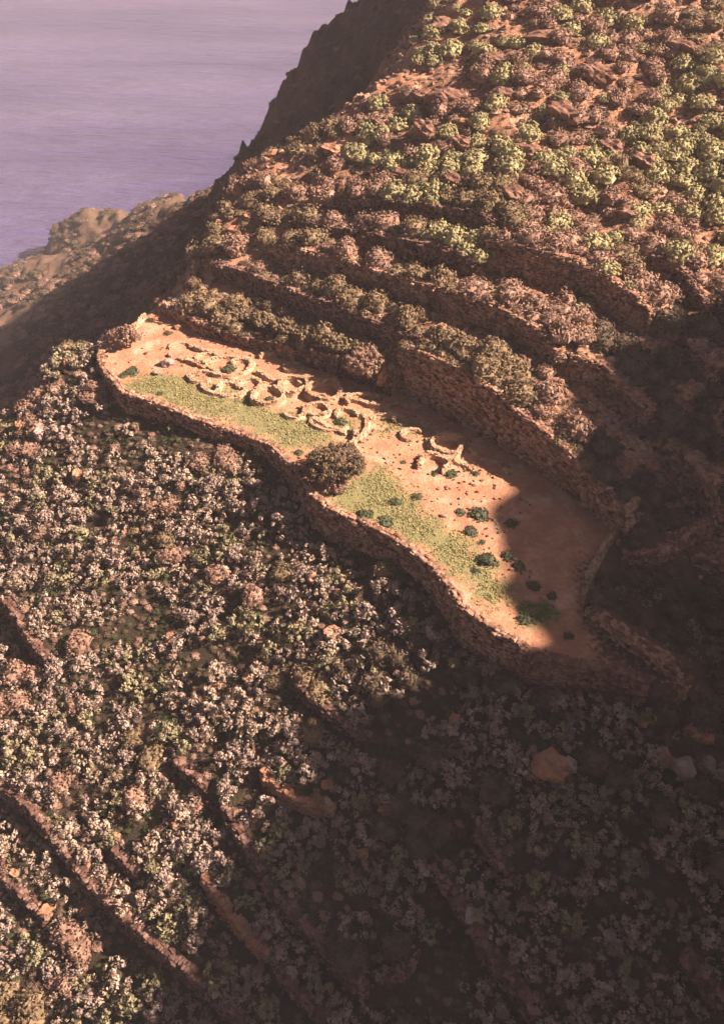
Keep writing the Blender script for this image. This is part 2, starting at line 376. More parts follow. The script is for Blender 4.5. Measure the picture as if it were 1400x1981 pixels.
# ------------------------------------------------------------------ mesh helpers
def link_mesh(name, V, F, mats, parent=None, smooth=False, midx=None):
    V = np.asarray(V, np.float32); F = np.asarray(F, np.int32)
    me = bpy.data.meshes.new(name); n = F.shape[1]
    me.vertices.add(len(V)); me.vertices.foreach_set('co', V.ravel())
    me.loops.add(F.size); me.loops.foreach_set('vertex_index', F.ravel())
    me.polygons.add(len(F)); me.polygons.foreach_set('loop_start', np.arange(0, F.size, n, dtype=np.int32))
    me.polygons.foreach_set('loop_total', np.full(len(F), n, np.int32))
    if midx is not None: me.polygons.foreach_set('material_index', np.asarray(midx, np.int32))
    me.polygons.foreach_set('use_smooth', np.full(len(F), smooth, bool))
    for m in (mats if isinstance(mats, (list, tuple)) else [mats]): me.materials.append(m)
    me.update(calc_edges=True); me.validate()
    o = bpy.data.objects.new(name, me); COL.objects.link(o)
    if parent is not None: o.parent = parent
    return o
def empty(name, loc):
    o = bpy.data.objects.new(name, None); o.location = loc; COL.objects.link(o); o.empty_display_size = .2; return o
def tag(o, label=None, cat=None, group=None, kind=None):
    if label: o['label'] = label
    if cat: o['category'] = cat
    if group: o['group'] = group
    if kind: o['kind'] = kind
    return o
CUBE_V = np.array([(x,y,z) for z in (-.5,.5) for y in (-.5,.5) for x in (-.5,.5)])
CUBE_F = np.array([(0,2,3,1),(4,5,7,6),(0,1,5,4),(2,6,7,3),(0,4,6,2),(1,3,7,5)])
# a rounded block: the cube with each face pulled out a little, corners cut in
BLK_V = np.vstack([CUBE_V*.86, np.array([(0,0,-.56),(0,0,.56),(0,-.56,0),(0,.56,0),(-.58,0,0),(.58,0,0)])])
BLK_F = np.array([[f[k], f[(k+1) % 4], 8+i] for i, f in enumerate([(0,2,3,1),(4,5,7,6),(0,1,5,4),(2,6,7,3),(0,4,6,2),(1,3,7,5)]) for k in range(4)])
class Blocks:
    def __init__(s): s.v = []; s.f = []; s.n = 0
    def add(s, c, size, yaw, tilt=.12, jit=.13):
        v = BLK_V*np.array(size) + rng.normal(0, 1, BLK_V.shape)*jit*np.array(size)*.5
        a, b = rng.normal(0, tilt, 2)
        ca, sa = math.cos(a), math.sin(a); v = v @ np.array([[1,0,0],[0,ca,-sa],[0,sa,ca]]).T
        ca, sa = math.cos(b), math.sin(b); v = v @ np.array([[ca,0,sa],[0,1,0],[-sa,0,ca]]).T
        ca, sa = math.cos(yaw), math.sin(yaw); v = v @ np.array([[ca,-sa,0],[sa,ca,0],[0,0,1]]).T
        s.v.append(v + np.array(c)); s.f.append(BLK_F + s.n); s.n += len(v)
def resample(P, step, closed=False):
    P = list(P) + ([P[0]] if closed else [])
    L = np.r_[0, np.cumsum([math.dist(P[i][:2], P[i+1][:2]) for i in range(len(P)-1)])]
    n = max(2, int(L[-1]/step)+1); t = np.linspace(0, L[-1], n)
    return np.interp(t, L, [p[0] for p in P]), np.interp(t, L, [p[1] for p in P]), t
def smooth_poly(P, it=2):
    for _ in range(it):
        Q = [P[0]]
        for a, b in zip(P[:-1], P[1:]):
            Q += [(a[0]*.75+b[0]*.25, a[1]*.75+b[1]*.25), (a[0]*.25+b[0]*.75, a[1]*.25+b[1]*.75)]
        P = Q + [P[-1]]
    return P
def retaining(name, P, mat, label, stone=.40, cope=.12, thick=.45, coping=True, zfix=None, group='dry stone terrace walls', rough=.09, lean=.10):
    """dry stone retaining wall: uphill ground is on the LEFT of the path, the face looks RIGHT"""
    P = smooth_poly(P, 1)
    X, Y, T = resample(P, .12)
    dx = np.gradient(X); dy = np.gradient(Y); l = np.hypot(dx, dy)+1e-9; nx, ny = dy/l, -dx/l      # towards the face
    top = np.maximum(bil(ZT, X-nx*.55, Y-ny*.55), bil(ZT, X-nx*.3, Y-ny*.3)) if zfix is None else np.full(len(X), zfix)
    k = 9; top = np.convolve(np.pad(top, k, mode='edge'), np.ones(2*k+1)/(2*k+1), 'valid')
    top = top + .10*vnoise(T/1.7, T*0, 11) + .08*vnoise(T/.6, T*0+4, 12)
    bot = np.minimum(bil(ZT, X+nx*.55, Y+ny*.55), bil(ZT, X+nx*.9, Y+ny*.9)) - .35
    bot = np.minimum(bot, top-.35)
    B = Blocks(); H = float((top-bot).max()); z = 0.0; row = 0
    n = len(X)
    while z < H:
        ch = stone*rng.uniform(.5, .75)
        s = rng.uniform(0, .2)
        while s < T[-1]:
            ln = stone*rng.uniform(.7, 1.5); i = min(n-1, int((s+ln/2)/T[-1]*(n-1)))
            zc = top[i] - z - ch/2
            if zc > bot[i]-.1:
                off = .12 + lean*z + rng.normal(0, rough)
                B.add((X[i]+nx[i]*off, Y[i]+ny[i]*off, zc), (ln*.94, .32, ch*.98), math.atan2(dy[i], dx[i]), .12)
            s += ln*.97
        z += ch*.94; row += 1
    if coping:
        for r_ in range(2):
            s = 0.0
            while s < T[-1]:
                ln = stone*rng.uniform(.6, 1.3); i = min(n-1, int((s+ln/2)/T[-1]*(n-1)))
                off = .05 - .3*r_ + rng.normal(0, .05)
                B.add((X[i]+nx[i]*off, Y[i]+ny[i]*off, top[i]+cope*.4*rng.uniform(.2,1.2)), (ln, .34, cope*1.4), math.atan2(dy[i], dx[i])+rng.normal(0,.15), .12)
                s += ln*rng.uniform(.95, 1.15)
    V = np.vstack(B.v); F = np.vstack(B.f)
    # packed core behind the face stones
    m = len(X); cv = []; 
    for off, zz in ((-.35, top-.06), (.02, top-.06), (.02, None), (-.35, None)):
        for i in range(m):
            o2 = off + (lean*(top[i]-bot[i]) if (zz is None and off > 0) else 0)
            cv.append((X[i]+nx[i]*o2, Y[i]+ny[i]*o2, zz[i] if zz is not None else bot[i]))
    cf = []
    for r_ in range(4):
        a = r_*m; b_ = ((r_+1) % 4)*m
        for i in range(m-1): cf += [(a+i, a+i+1, b_+i+1), (a+i, b_+i+1, b_+i)]
    for e in (0, m-1): cf += [(e, m+e, 2*m+e), (e, 2*m+e, 3*m+e)]
    V2 = np.array(cv); F2 = np.array(cf) + len(V)
    loc = np.array([X[m//2], Y[m//2], top[m//2]])
    o = link_mesh(name, np.vstack([V, V2])-loc, np.vstack([F, F2]), mat); o.location = loc
    return tag(o, label, 'wall', group)
def lowwall(name, P, h, thick, mat, label, cat, group, stone=.26, closed=False, rubble=0):
    """free standing low dry stone wall or ring"""
    if not closed: P = smooth_poly(P, 1)
    X, Y, T = resample(P, .08, closed)
    dx = np.gradient(X); dy = np.gradient(Y)
    if closed: dx = np.roll(X,-1)-np.roll(X,1); dy = np.roll(Y,-1)-np.roll(Y,1)
    l = np.hypot(dx, dy)+1e-9; nx, ny = dy/l, -dx/l; n = len(X)
    hh = h*(1+.25*vnoise(T/1.1, T*0, int(rng.integers(99)))); B = Blocks()
    cx, cy = X.mean(), Y.mean(); g0 = ground(cx, cy)
    z = -.12
    while z < h*1.2:
        ch = stone*rng.uniform(.5,.8)
        for off in (-thick/2+.1, 0, thick/2-.1):
            s = rng.uniform(0, .2)
            while s < T[-1]:
                ln = stone*rng.uniform(.7,1.5); i = min(n-1, int((s+ln/2)/T[-1]*(n-1)))
                if z + ch*.5 < hh[i]:
                    g = ground(X[i], Y[i]); o2 = off + rng.normal(0,.04)
                    B.add((X[i]+nx[i]*o2, Y[i]+ny[i]*o2, g+z+ch/2), (ln, thick*.42, ch*1.15), math.atan2(dy[i],dx[i])+rng.normal(0,.1), .07)
                s += ln
        z += ch*.92
    for _ in range(rubble):
        i = rng.integers(n); o2 = rng.uniform(-.75, .75)*thick; sz = stone*rng.uniform(.4,1)
        x, y = X[i]+nx[i]*o2, Y[i]+ny[i]*o2
        B.add((x, y, ground(x,y)+sz*.2), (sz, sz*.8, sz*.6), rng.uniform(0,6), .3)
    cv = []; cf = []; m = n
    for off, zz in ((-thick*.25, .8), (thick*.25, .8), (thick*.6+.1*(rubble > 0), -.06), (-thick*.6-.1*(rubble > 0), -.06)):
        for i in range(m): cv.append((X[i]+nx[i]*off, Y[i]+ny[i]*off, ground(X[i], Y[i]) + (hh[i]*zz if zz > 0 else zz)))
    for r_ in range(4):
        a = r_*m; b_ = ((r_+1) % 4)*m
        for i in range(m-1): cf += [(a+i, a+i+1, b_+i+1), (a+i, b_+i+1, b_+i)]
    B.v.append(np.array(cv)); B.f.append(np.array(cf)+B.n)
    V = np.vstack(B.v); loc = np.array([cx, cy, g0])
    o = link_mesh(name, V-loc, np.vstack(B.f), mat); o.location = loc
    return tag(o, label, cat, group)

# ------------------------------------------------------------------ ground, sea
ny_, nx_ = MX.shape
idx = np.arange(nx_*ny_).reshape(ny_, nx_)
FQ = np.stack([idx[:-1,:-1], idx[:-1,1:], idx[1:,1:], idx[1:,:-1]], -1).reshape(-1, 4)
terr = link_mesh('terrain', np.stack([MX, MY, ZT], -1).reshape(-1, 3), FQ, M_GROUND, smooth=True); tag(terr, kind='structure')
PX, PY = pix(MX, MY, ZT)
def polymask(polys, soft):
    out = np.zeros(MX.shape)
    for poly in polys:
        W = [at(a, b, 0) for a, b in poly]
        d, _, _ = seg_dist(MX, MY, W+[W[0]]); ins = inside(MX, MY, W)
        out = np.maximum(out, np.clip(.5 + np.where(ins, d, -d)/soft, 0, 1))
    return out*IN_PLAT
grass_m = polymask([[(235,738),(300,722),(400,742),(470,762),(560,797),(640,822),(650,850),(600,872),(540,862),(500,844),(420,812),(330,785),(250,762)],
                    [(630,955),(690,905),(750,905),(790,950),(830,1000),(900,1045),(960,1100),(995,1160),(950,1175),(880,1115),(820,1065),(740,1020),(650,988)],
                    [(1010,1170),(1060,1172),(1068,1196),(1020,1202)], [(740,812),(840,822),(845,836),(740,838)], [(600,830),(660,800),(690,830),(650,850)]], 2.6)
slope_d = (MX+MY-48)/R2
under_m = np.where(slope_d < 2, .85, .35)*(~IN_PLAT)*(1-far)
soil_m = np.where(IN_PLAT, 1.0 - .62*sstep(12, 17, MX)*sstep(50, 44, MY), 0.0)  # shade over the platform's right end is put into the floor colour
# bare orange ground along the ridge crest and above the walls
ridge_s = np.exp(-(((MX-MY)/R2+71)/7.0)**2)*sstep(0,8,slope_d)
soil_m = np.maximum(soil_m, .85*ridge_s*(~IN_PLAT))
soil_m = np.maximum(soil_m, .52*sstep(8, 20, slope_d)*(1-far)*(~IN_PLAT))
soil_m = np.maximum(soil_m, .26*far*(1-crag))
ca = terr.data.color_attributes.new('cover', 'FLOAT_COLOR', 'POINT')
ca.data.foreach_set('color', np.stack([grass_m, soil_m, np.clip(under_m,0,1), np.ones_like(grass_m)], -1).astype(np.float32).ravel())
seaV = []; 
for r_ in (0, 400, 1000, 3000):
    if r_ == 0: seaV.append((0, 100, SEA)); continue
    for k in range(48): seaV.append((r_*math.cos(k*math.pi/24), 100+r_*math.sin(k*math.pi/24), SEA))
bm_me = bpy.data.meshes.new('sea')
fs = [(0, 1+k, 1+(k+1) % 48) for k in range(48)]
for a in (1, 49): fs += [(a+k, a+48+k, a+48+(k+1) % 48, a+(k+1) % 48) for k in range(48)]
bm_me.from_pydata(seaV, [], fs); bm_me.materials.append(M_SEA)
sea = bpy.data.objects.new('sea', bm_me); COL.objects.link(sea); tag(sea, kind='structure')

# ------------------------------------------------------------------ walls
retaining('retaining_wall', P_LOW, M_STONE_W, 'long curved dry stone wall holding up the sunlit platform', stone=.36, zfix=.08, cope=.14)
retaining('retaining_wall', P_TONGUE, M_CRAG, 'rust-coloured rubble wall below the shaded end of the platform', stone=.42, zfix=.05)
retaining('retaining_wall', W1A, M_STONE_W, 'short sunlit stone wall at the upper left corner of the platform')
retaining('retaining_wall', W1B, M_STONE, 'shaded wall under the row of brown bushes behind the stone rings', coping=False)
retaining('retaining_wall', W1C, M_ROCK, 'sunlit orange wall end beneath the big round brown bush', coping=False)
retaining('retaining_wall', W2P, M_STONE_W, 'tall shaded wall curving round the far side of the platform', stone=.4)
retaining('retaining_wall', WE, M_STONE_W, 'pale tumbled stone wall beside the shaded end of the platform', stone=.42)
UL = {'U1':'long wall with dark shadow two terraces above the platform', 'U2':'longest upper wall, its sunlit top ending beside an olive thicket',
 'U3':'short upper wall ending in an orange bare patch below green bushes', 'U4':'high dark wall running below the pale green bushes at right',
 'U5':'shaded wall stepping down beside the dark gully at right', 'U6':'curved bastion wall near the right edge below green bushes',
 'U7':'small curved violet-grey wall in shade near the right edge', 'U8':'pale steep wall in deep shade near the right edge',
 'U9':'curving low wall in shade right of the platform corner', 'U10':'low wall leaving the right edge below the curving one',
 'U11':'uppermost wall with brown bushes along its top', 'U12':'very low wall by the orange rocks of the ridge', 'U13':'low broken wall just above the platform bushes'}
LL = {'L1':'long terrace wall crossing the bottom left corner', 'L2':'dark wall end at the left edge below brown shrubs', 'L3':'tiny wall piece with orange edge amid grey shrubs',
 'L4':'short wall at the shadow edge above the straight shaded wall', 'L5':'straight shaded wall ending in a hook near the bottom middle', 'L6':'ochre-coloured shaded wall left of the straight one',
 'L7':'low shaded wall leaving the bottom edge', 'L8':'faint low wall below the sunlit patch of shrubs', 'L9':'shaded wall ending at a pale stone', 'L10':'steep short wall piece among dark shrubs at right',
 'L11':'long dim wall descending through the dark lower right', 'L12':'small bent wall piece in the dark bottom middle', 'L13':'dim wall leaving the lower right edge',
 'L14':'wall with orange soil at its end by the left edge', 'L15':'small wall step above the long bottom left wall'}
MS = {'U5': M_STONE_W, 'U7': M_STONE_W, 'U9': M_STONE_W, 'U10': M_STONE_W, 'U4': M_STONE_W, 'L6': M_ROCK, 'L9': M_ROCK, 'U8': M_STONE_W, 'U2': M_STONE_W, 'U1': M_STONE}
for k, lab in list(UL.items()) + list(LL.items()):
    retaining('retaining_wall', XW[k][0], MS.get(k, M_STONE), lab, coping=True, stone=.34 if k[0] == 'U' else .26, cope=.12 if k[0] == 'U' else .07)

# ------------------------------------------------------------------ stone rings on the platform
def ringpts(px, py, rx, sq=1.0, a0=0, a1=360, rot=0):
    cx, cy = at(px, py, .25); k = 1.1*math.hypot(cy, CAMZ)/FPX/ math.cos(math.atan2(990.5-py, FPX))*1.0
    r = rx*k; out = []
    n = 28
    for i in range(n + (0 if a1-a0 >= 360 else 1)):
        a = math.radians(a0 + (a1-a0)*i/n); w = 1+.06*math.sin(3*a+px)
        x, y = r*w*math.cos(a), r*w*sq*math.sin(a); c, s = math.cos(rot), math.sin(rot)
        out.append((cx+x*c-y*s, cy+x*s+y*c))
    return out
def pp(l): return [at(a, b, .2) for a, b in l]
RG = 'dry stone rings on the platform'
for px, py, rx, sq, h, a0, a1, lab in [
    (440,708,40,.75,.45,-140,170,'wide low stone ring holding a green shrub, nearest the pale boulder'),
    (518,766,27,1.0,.7,0,360,'round stone ring with green floor at the grass edge'),
    (566,746,24,1.0,.75,0,360,'round stone ring second from right in the upper row'),
    (627,757,29,1.0,.8,0,360,'largest deep round stone ring with dark inner shadow'),
    (613,794,22,.8,.6,0,360,'small oval ring touching the largest deep ring'),
    (572,796,22,.8,.45,-170,60,'half-open ring with green floor left of the small oval one'),
    (866,860,27,1.0,.75,0,360,'isolated round ring near the shadow edge on the right'),
    (838,896,26,.9,.7,-60,200,'broken ring just below the isolated round one'),
    (530,694,30,.6,.5,-20,150,'shallow stone arc nearest the shaded wall'),
    (566,708,16,.7,.4,0,360,'tiny stone ring against the shadow of the terrace wall'),
    (704,776,30,.6,.6,20,200,'open stone arc below the orange wall end'),
    (741,812,20,.8,.5,-20,170,'small half ring in the middle of the rubble'),
    (640,815,34,.7,.3,150,330,'low rubble arc above the round tree'),
    (390,728,22,.7,.4,60,320,'low arc just right of the pale boulder'),
    (482,742,20,.8,.4,-30,220,'low worn arc between the wide ring and the grass-edge ring'), (400,690,18,.7,.35,20,280,'worn arc above the thin wall line'), (470,700,18,.7,.35,-60,180,'worn arc right of the wide ring'),
    (595,735,15,.8,.5,0,360,'small round ring between the two upper-row rings'), (668,800,18,.8,.4,-20,220,'rubble arc just right of the small oval ring'), (770,790,20,.7,.4,0,200,'rubble arc below the flat pale slab'),
    (800,840,22,.7,.35,40,260,'rubble arc left of the isolated round ring'), (350,668,18,.6,.35,-30,200,'worn arc in the upper left of the platform')]:
    lowwall('stone_ring', ringpts(px, py, rx, sq, a0, a1), h*.78, .36, M_RING, lab, 'stone ring', RG, closed=(a1-a0 >= 360), rubble=8, stone=.19)
WG = 'low rubble walls on the platform'
for P, h, lab in [
    ([(388,742),(400,757),(440,766),(470,762),(476,748),(440,738),(425,745),(420,757)], .4, 'squarish low stone enclosure between grass and wide ring'),
    ([(345,690),(372,700),(400,712),(430,726),(455,734)], .35, 'thin wall line left of the wide ring'),
    ([(370,668),(385,676),(412,680)], .4, 'short wall bit above the thin wall line'),
    ([(497,718),(520,730),(540,738),(548,752)], .4, 'crooked wall between the shallow arc and the rings'),
    ([(660,770),(690,772),(720,786),(745,790)], .4, 'rubble wall right of the largest deep ring'),
    ([(752,800),(775,808),(800,812),(830,820),(858,845)], .4, 'rubble line leading to the isolated ring'),
    ([(685,830),(690,848),(678,862),(690,872)], .5, 'short upright wall just above the round tree'),
    ([(828,845),(833,862),(850,880),(890,892),(915,905)], .4, 'crooked wall wrapping the isolated ring'),
    ([(700,800),(712,815),(705,838),(690,850)], .35, 'faint wall between tree and half ring'),
    ([(600,805),(620,818),(650,830),(668,838)], .3, 'wall of small stones edging the grass above the tree'),
    ([(890,855),(905,865),(935,885),(965,890),(985,915)], .3, 'broken wall along the shadow edge at the right end'),
    ([(1222,1006),(1190,1035),(1165,1062),(1145,1095),(1130,1130),(1132,1165)], .7, 'shaded low wall closing the right end of the platform'),
    ([(205,675),(235,655),(258,632),(280,610)], .35, 'stone edging along the left rim of the platform')]:
    lowwall('rubble_wall', pp(P), h*.85, .42, M_RING, lab, 'rubble wall', WG, rubble=22)

# ------------------------------------------------------------------ rocks
def ico(sub):
    t = (1+5**.5)/2
    v = [(-1,t,0),(1,t,0),(-1,-t,0),(1,-t,0),(0,-1,t),(0,1,t),(0,-1,-t),(0,1,-t),(t,0,-1),(t,0,1),(-t,0,-1),(-t,0,1)]
    f = [(0,11,5),(0,5,1),(0,1,7),(0,7,10),(0,10,11),(1,5,9),(5,11,4),(11,10,2),(10,7,6),(7,1,8),(3,9,4),(3,4,2),(3,2,6),(3,6,8),(3,8,9),(4,9,5),(2,4,11),(6,2,10),(8,6,7),(9,8,1)]
    v = [np.array(p)/np.linalg.norm(p) for p in v]
    for _ in range(sub):
        c = {}; nf = []
        def mid(a, b):
            k = (min(a,b), max(a,b))
            if k not in c: p = v[a]+v[b]; v.append(p/np.linalg.norm(p)); c[k] = len(v)-1
            return c[k]
        for a, b, d in f:
            x, y, z = mid(a,b), mid(b,d), mid(d,a); nf += [(a,x,z),(b,y,x),(d,z,y),(x,y,z)]
        f = nf
    return np.array(v), np.array(f)
IV, IF = ico(3)
def rock_mesh(seed, craggy=.25):
    r = np.random.default_rng(seed); V = IV.copy()
    for _ in range(13):                                    # cleave flat faces
        n = r.normal(size=3); n /= np.linalg.norm(n); d = r.uniform(.5, .85)
        k = V @ n; V = V - np.outer(np.maximum(k-d, 0), n)
    d = craggy*(fbm(V[:,0]*2.2+seed, V[:,1]*2.2+V[:,2]*1.7, seed, 3)) + craggy*.5*vnoise(V[:,2]*6, V[:,0]*5+V[:,1]*5, seed+3)
    return V*(1+d)[:,None]
RK = [rock_mesh(s) for s in range(8)]
def rock(px, py, size, mat, label, group='rocks', name='boulder', cat='rock', sink=.3, k=None):
    x, y, z = hit(ZT, px, py)
    V = RK[int(rng.integers(8)) if k is None else k]*np.array(size)*.5
    a = rng.uniform(0, 6.28) if size[0] < 2.4 else rng.normal(-.5, .25); c, s = math.cos(a), math.sin(a)
    V = V @ np.array([[c,-s,0],[s,c,0],[0,0,1]]).T
    o = link_mesh(name, V, IF, mat); o.location = (x, y, z + size[2]*(.5-sink))
    return tag(o, label, cat, group)
OR = 'rock outcrops of the upper slope'
for px, py, sz, lab in [
    (870,205,(5.5,2.6,2.8),'wide dark-faced rock shelf near the top between green bushes'), (800,200,(3.2,2,2.2),'rock shelf left of the widest dark-faced shelf'),
    (960,195,(3.6,2,2.0),'low orange ledge right of the widest dark-faced shelf'), (820,270,(3.4,2.2,2.6),'steep rock with orange right side below the shelves'),
    (890,288,(3,1.8,1.8),'dark rock right of the steep orange-sided rock'), (765,348,(2.6,1.6,1.8),'dark rock above the uppermost wall'),
    (860,358,(3.8,2,2),'broad dark rock under pale green bushes above the walls'), (985,385,(4.2,2.2,2.2),'dark outcrop beside the green bush cluster at centre right'),
    (640,300,(2.8,2,1.6),'rounded orange rock on the ridge'), (605,262,(2.6,1.8,1.3),'flat orange rock on the ridge crest'), (660,372,(1.4,1.1,2.2),'pale upright rock near the uppermost wall'),
    (530,300,(1.6,1.2,1.1),'small orange crag where ridge meets sea'), (460,380,(1.7,1.2,1.3),'orange crag on the ridge beside the shaded slope'), (425,432,(1.4,1.0,1.1),'orange crag on the ridge edge above the terraces'),
    (452,450,(1.8,1.3,1.1),'orange outcrop just inside the ridge edge'), (480,420,(1.8,1.4,1.0),'broken orange outcrop below brown bushes of the ridge'), (850,60,(4,2.4,2.8),'orange crag at the top of the ridge'),
    (1050,75,(4.5,2,1.6),'orange ledge near the top edge'), (1080,230,(5,3,3.2),'dark outcrop in the upper middle right'), (1010,300,(3,2,1.8),'reddish rock right of the dark rock group'),
    (1180,300,(3,2.4,2),'rock beneath the large green bush at upper right'), (1240,330,(3,2,2.4),'dark rock below the vertical cleft at upper right'), (1310,100,(4.5,2.2,2.2),'dark ledge near the upper right corner'),
    (850,640,(1.6,1.2,1.3),'sunlit orange rock beside the olive thicket'), (920,480,(1.3,1,.7),'orange rock at the end of the short upper wall'), (1210,420,(2.6,1.8,1.8),'dark outcrop between the two green bush rows'),
    (730,250,(2.4,1.8,1.8),'brown rock below the shaded cliff'), (950,120,(4.5,2,1.8),'dark ledge left of the top orange ledge'), (1150,150,(4.5,2.2,2.2),'dark shelf high on the slope at right')]:
    rock(px, py, sz, M_ROCK if max(sz) < 2.9 and 'orange' in lab else M_CRAG, lab, OR, 'rock_outcrop', 'rock', sink=.3)
LR = 'loose rocks of the lower slope'
for px, py, sz, mt, lab in [
    (1055,1495,(2.9,2.3,2.2),M_ROCK,'largest orange boulder in the shade below the platform'), (1102,1485,(1.1,.9,1.5),M_ROCK_P,'upright pinkish stone right of the largest shaded boulder'),
    (1325,1492,(1.9,1.5,1.5),M_ROCK_P,'pink rounded boulder near the right edge in shade'), (1345,1428,(2.3,1.8,1.4),M_ROCK,'brown boulder above the pink rounded one'), (1370,1480,(1.2,1,1.2),M_ROCK_P,'pale boulder right of the pink rounded one'),
    (1392,1500,(1,.9,1),M_ROCK_P,'pale boulder at the right edge'), (1285,1468,(1.4,1.1,1),M_ROCK,'small brown boulder left of the pink rounded one'), (1240,1400,(1.3,1,.9),M_ROCK,'small dull rock between the boulders and rubble wall'),
    (610,1575,(1.5,1,.6),M_ROCK_P,'pale flat stone at the end of a shaded wall'), (632,1522,(1.2,1,.8),M_ROCK,'orange stone just above the pale flat stone'),
    (640,1232,(1.9,1.6,1.3),M_ROCK,'round red boulder beside the sunlit shrub patch'), (605,1120,(1.6,1.0,1.1),M_ROCK,'ochre rock in the sunlit shrub patch'), (572,1215,(1,.8,.8),M_ROCK,'orange rock at the foot of the sunlit shrub patch'),
    (150,925,(1.7,1.3,1.1),M_ROCK,'orange rock left of centre on the shrub slope'), (45,830,(1.5,1.2,1.8),M_ROCK,'sunlit crag at the left rim of the hill'), (128,705,(.9,.7,1.1),M_ROCK,'small orange pinnacle before the shaded slope'),
    (80,850,(1.9,1.4,1.8),M_ROCK_P,'pale crag on the left shoulder of the hill'), (244,1032,(1,.8,.8),M_ROCK,'bright orange rock amid grey shrubs'), (166,1084,(1.1,.9,.8),M_ROCK,'orange rock left of the bright one amid grey shrubs'),
    (268,1078,(.8,.6,.7),M_ROCK,'small orange rock below the bright one'), (90,1760,(1.6,1.1,.8),M_ROCK,'vivid orange outcrop in the bottom left corner'), (172,1664,(1.3,.8,.6),M_ROCK,'orange outcrop on top of the long bottom left wall'),
    (338,1598,(.9,.7,.7),M_ROCK,'small orange rock left of the shadow edge'), (350,1582,(.8,.7,.6),M_ROCK,'orange stone touching the small orange rock'), (420,1330,(1,.8,.7),M_ROCK,'orange stone at the low central scarp'),
    (478,1312,(1,.8,.8),M_ROCK,'orange stone right of the central scarp'), (448,1338,(.9,.7,.6),M_ROCK,'third orange stone of the central scarp'), (30,1690,(1,.8,.6),M_ROCK,'orange stone near the left edge of the bottom'),
    (228,1617,(.7,.6,.6),M_ROCK,'small ochre stone above a wall step'), (705,1655,(1,.8,.8),M_ROCK,'dull pink stone in the dark bottom middle'), (860,1480,(1.2,1,.9),M_ROCK_P,'pale stone dim under shade left of the largest boulder'),
    (750,1570,(1.5,1.1,.8),M_ROCK,'ochre rock dim in shade at bottom middle'), (880,1400,(1.1,.9,1.2),M_ROCK,'reddish stone in shade below the wall'), (1230,1655,(1,.8,.8),M_ROCK_P,'dim pinkish stone in the dark lower right'),
    (915,1770,(1.3,1,1),M_ROCK_P,'grey-violet stone by the long dim wall'), (1180,1815,(1.3,1,1.1),M_ROCK_P,'dim violet stone in the dark lower right'), (330,1240,(1.2,1,1.1),M_ROCK,'brown rock amid grey shrubs at centre left'),
    (15,1170,(1,.8,.6),M_ROCK,'orange stone on the wall at the left edge')]:
    rock(px, py, sz, mt, lab, LR, 'boulder', 'rock')
PR = 'loose rocks on the platform'
for px, py, sz, mt, lab in [
    (322,707,(1.6,1.2,1.1),M_ROCK_P,'large pale boulder standing on the platform grass'), (304,724,(1,.8,.8),M_ROCK_P,'smaller pale boulder in front of the large one'), (247,628,(.9,.8,.8),M_ROCK_P,'white stone beside the brown bush at the left rim'),
    (803,772,(1.3,.8,.5),M_ROCK_P,'flat pale slab below the orange wall end'), (850,797,(1.1,.7,.5),M_ROCK_P,'pale slab at the shadow edge'), (818,800,(1,.8,.5),M_ROCK_P,'pale stone left of the slab at the shadow edge'),
    (672,765,(.8,.7,.5),M_ROCK_P,'pale stone right of the largest deep ring'), (330,690,(.9,.7,.5),M_ROCK_P,'pale stone behind the large pale boulder'), (300,620,(1,.9,.7),M_ROCK,'orange lump in the upper left corner of the platform'),
    (345,635,(1.2,1,.7),M_ROCK,'orange lump under the short sunlit wall'), (385,640,(1.3,1,.9),M_ROCK,'orange lump at the foot of the bushes'), (745,734,(2.2,1.4,2.2),M_ROCK,'orange crag under the big round brown bush')]:
    rock(px, py, sz, mt, lab, PR, 'boulder', 'rock')
# small stones strewn over the platform: too many to count
B = Blocks()
for _ in range(2600):
    px, py = rng.uniform(200, 1030), rng.uniform(600, 1230)
    x, y = at(px, py, 0)
    dens = .28 + .6*math.exp(-((px-740)/130)**2-((py-830)/60)**2) + .8*math.exp(-((px-900)/80)**2-((py-950)/55)**2) + .5*math.exp(-((px-420)/110)**2-((py-690)/40)**2)
    if float(bil(IN_PLAT.astype(float), x, y)) < .99 or float(bil(grass_m, x, y)) > .3 or rng.uniform() > dens: continue
    s = rng.uniform(.09, .24)*(1.5 if rng.uniform() < .06 else 1)
    B.add((x, y, ground(x,y)+s*.2), (s*1.2, s, s*.7), rng.uniform(0,6), .3)
st = link_mesh('loose_stones', np.vstack(B.v), np.vstack(B.f), M_STONE_W); tag(st, 'small stones strewn over the bare orange soil of the platform', 'stones', kind='stuff')

B = Blocks(); B2 = Blocks()
for _ in range(9000):
    x, y = rng.uniform(-40, 44), rng.uniform(10, 122); d_ = (x+y-48)/R2; s_ = (x-y)/R2
    if float(bil(IN_PLAT.astype(float), x, y)) > .01 or s_ < -82: continue
    if d_ > 6:
        if rng.uniform() > .30 + .7*math.exp(-((s_+73)/4)**2) + .3*float(vnoise(np.array(x/4), np.array(y/4), 66)): continue
        s = rng.uniform(.15,.5)*(1.8 if rng.uniform() < .06 else 1)*(1.3 if s_ < -66 else 1)
    else:
        if rng.uniform() > .28: continue
        s = rng.uniform(.12,.4)
    (B if d_ > 6 else B2).add((x, y, ground(x,y)+s*.12), (s*1.2, s, s*.8), rng.uniform(0,6), .3, .2)
tag(link_mesh('strewn_stones', np.vstack(B.v), np.vstack(B.f), M_STONE_W), 'orange stones strewn over the ridge and the upper terraces', 'stones', kind='stuff')
tag(link_mesh('strewn_stones', np.vstack(B2.v), np.vstack(B2.f), M_STONE), 'brown stones strewn between the shrubs of the lower slope', 'stones', kind='stuff')

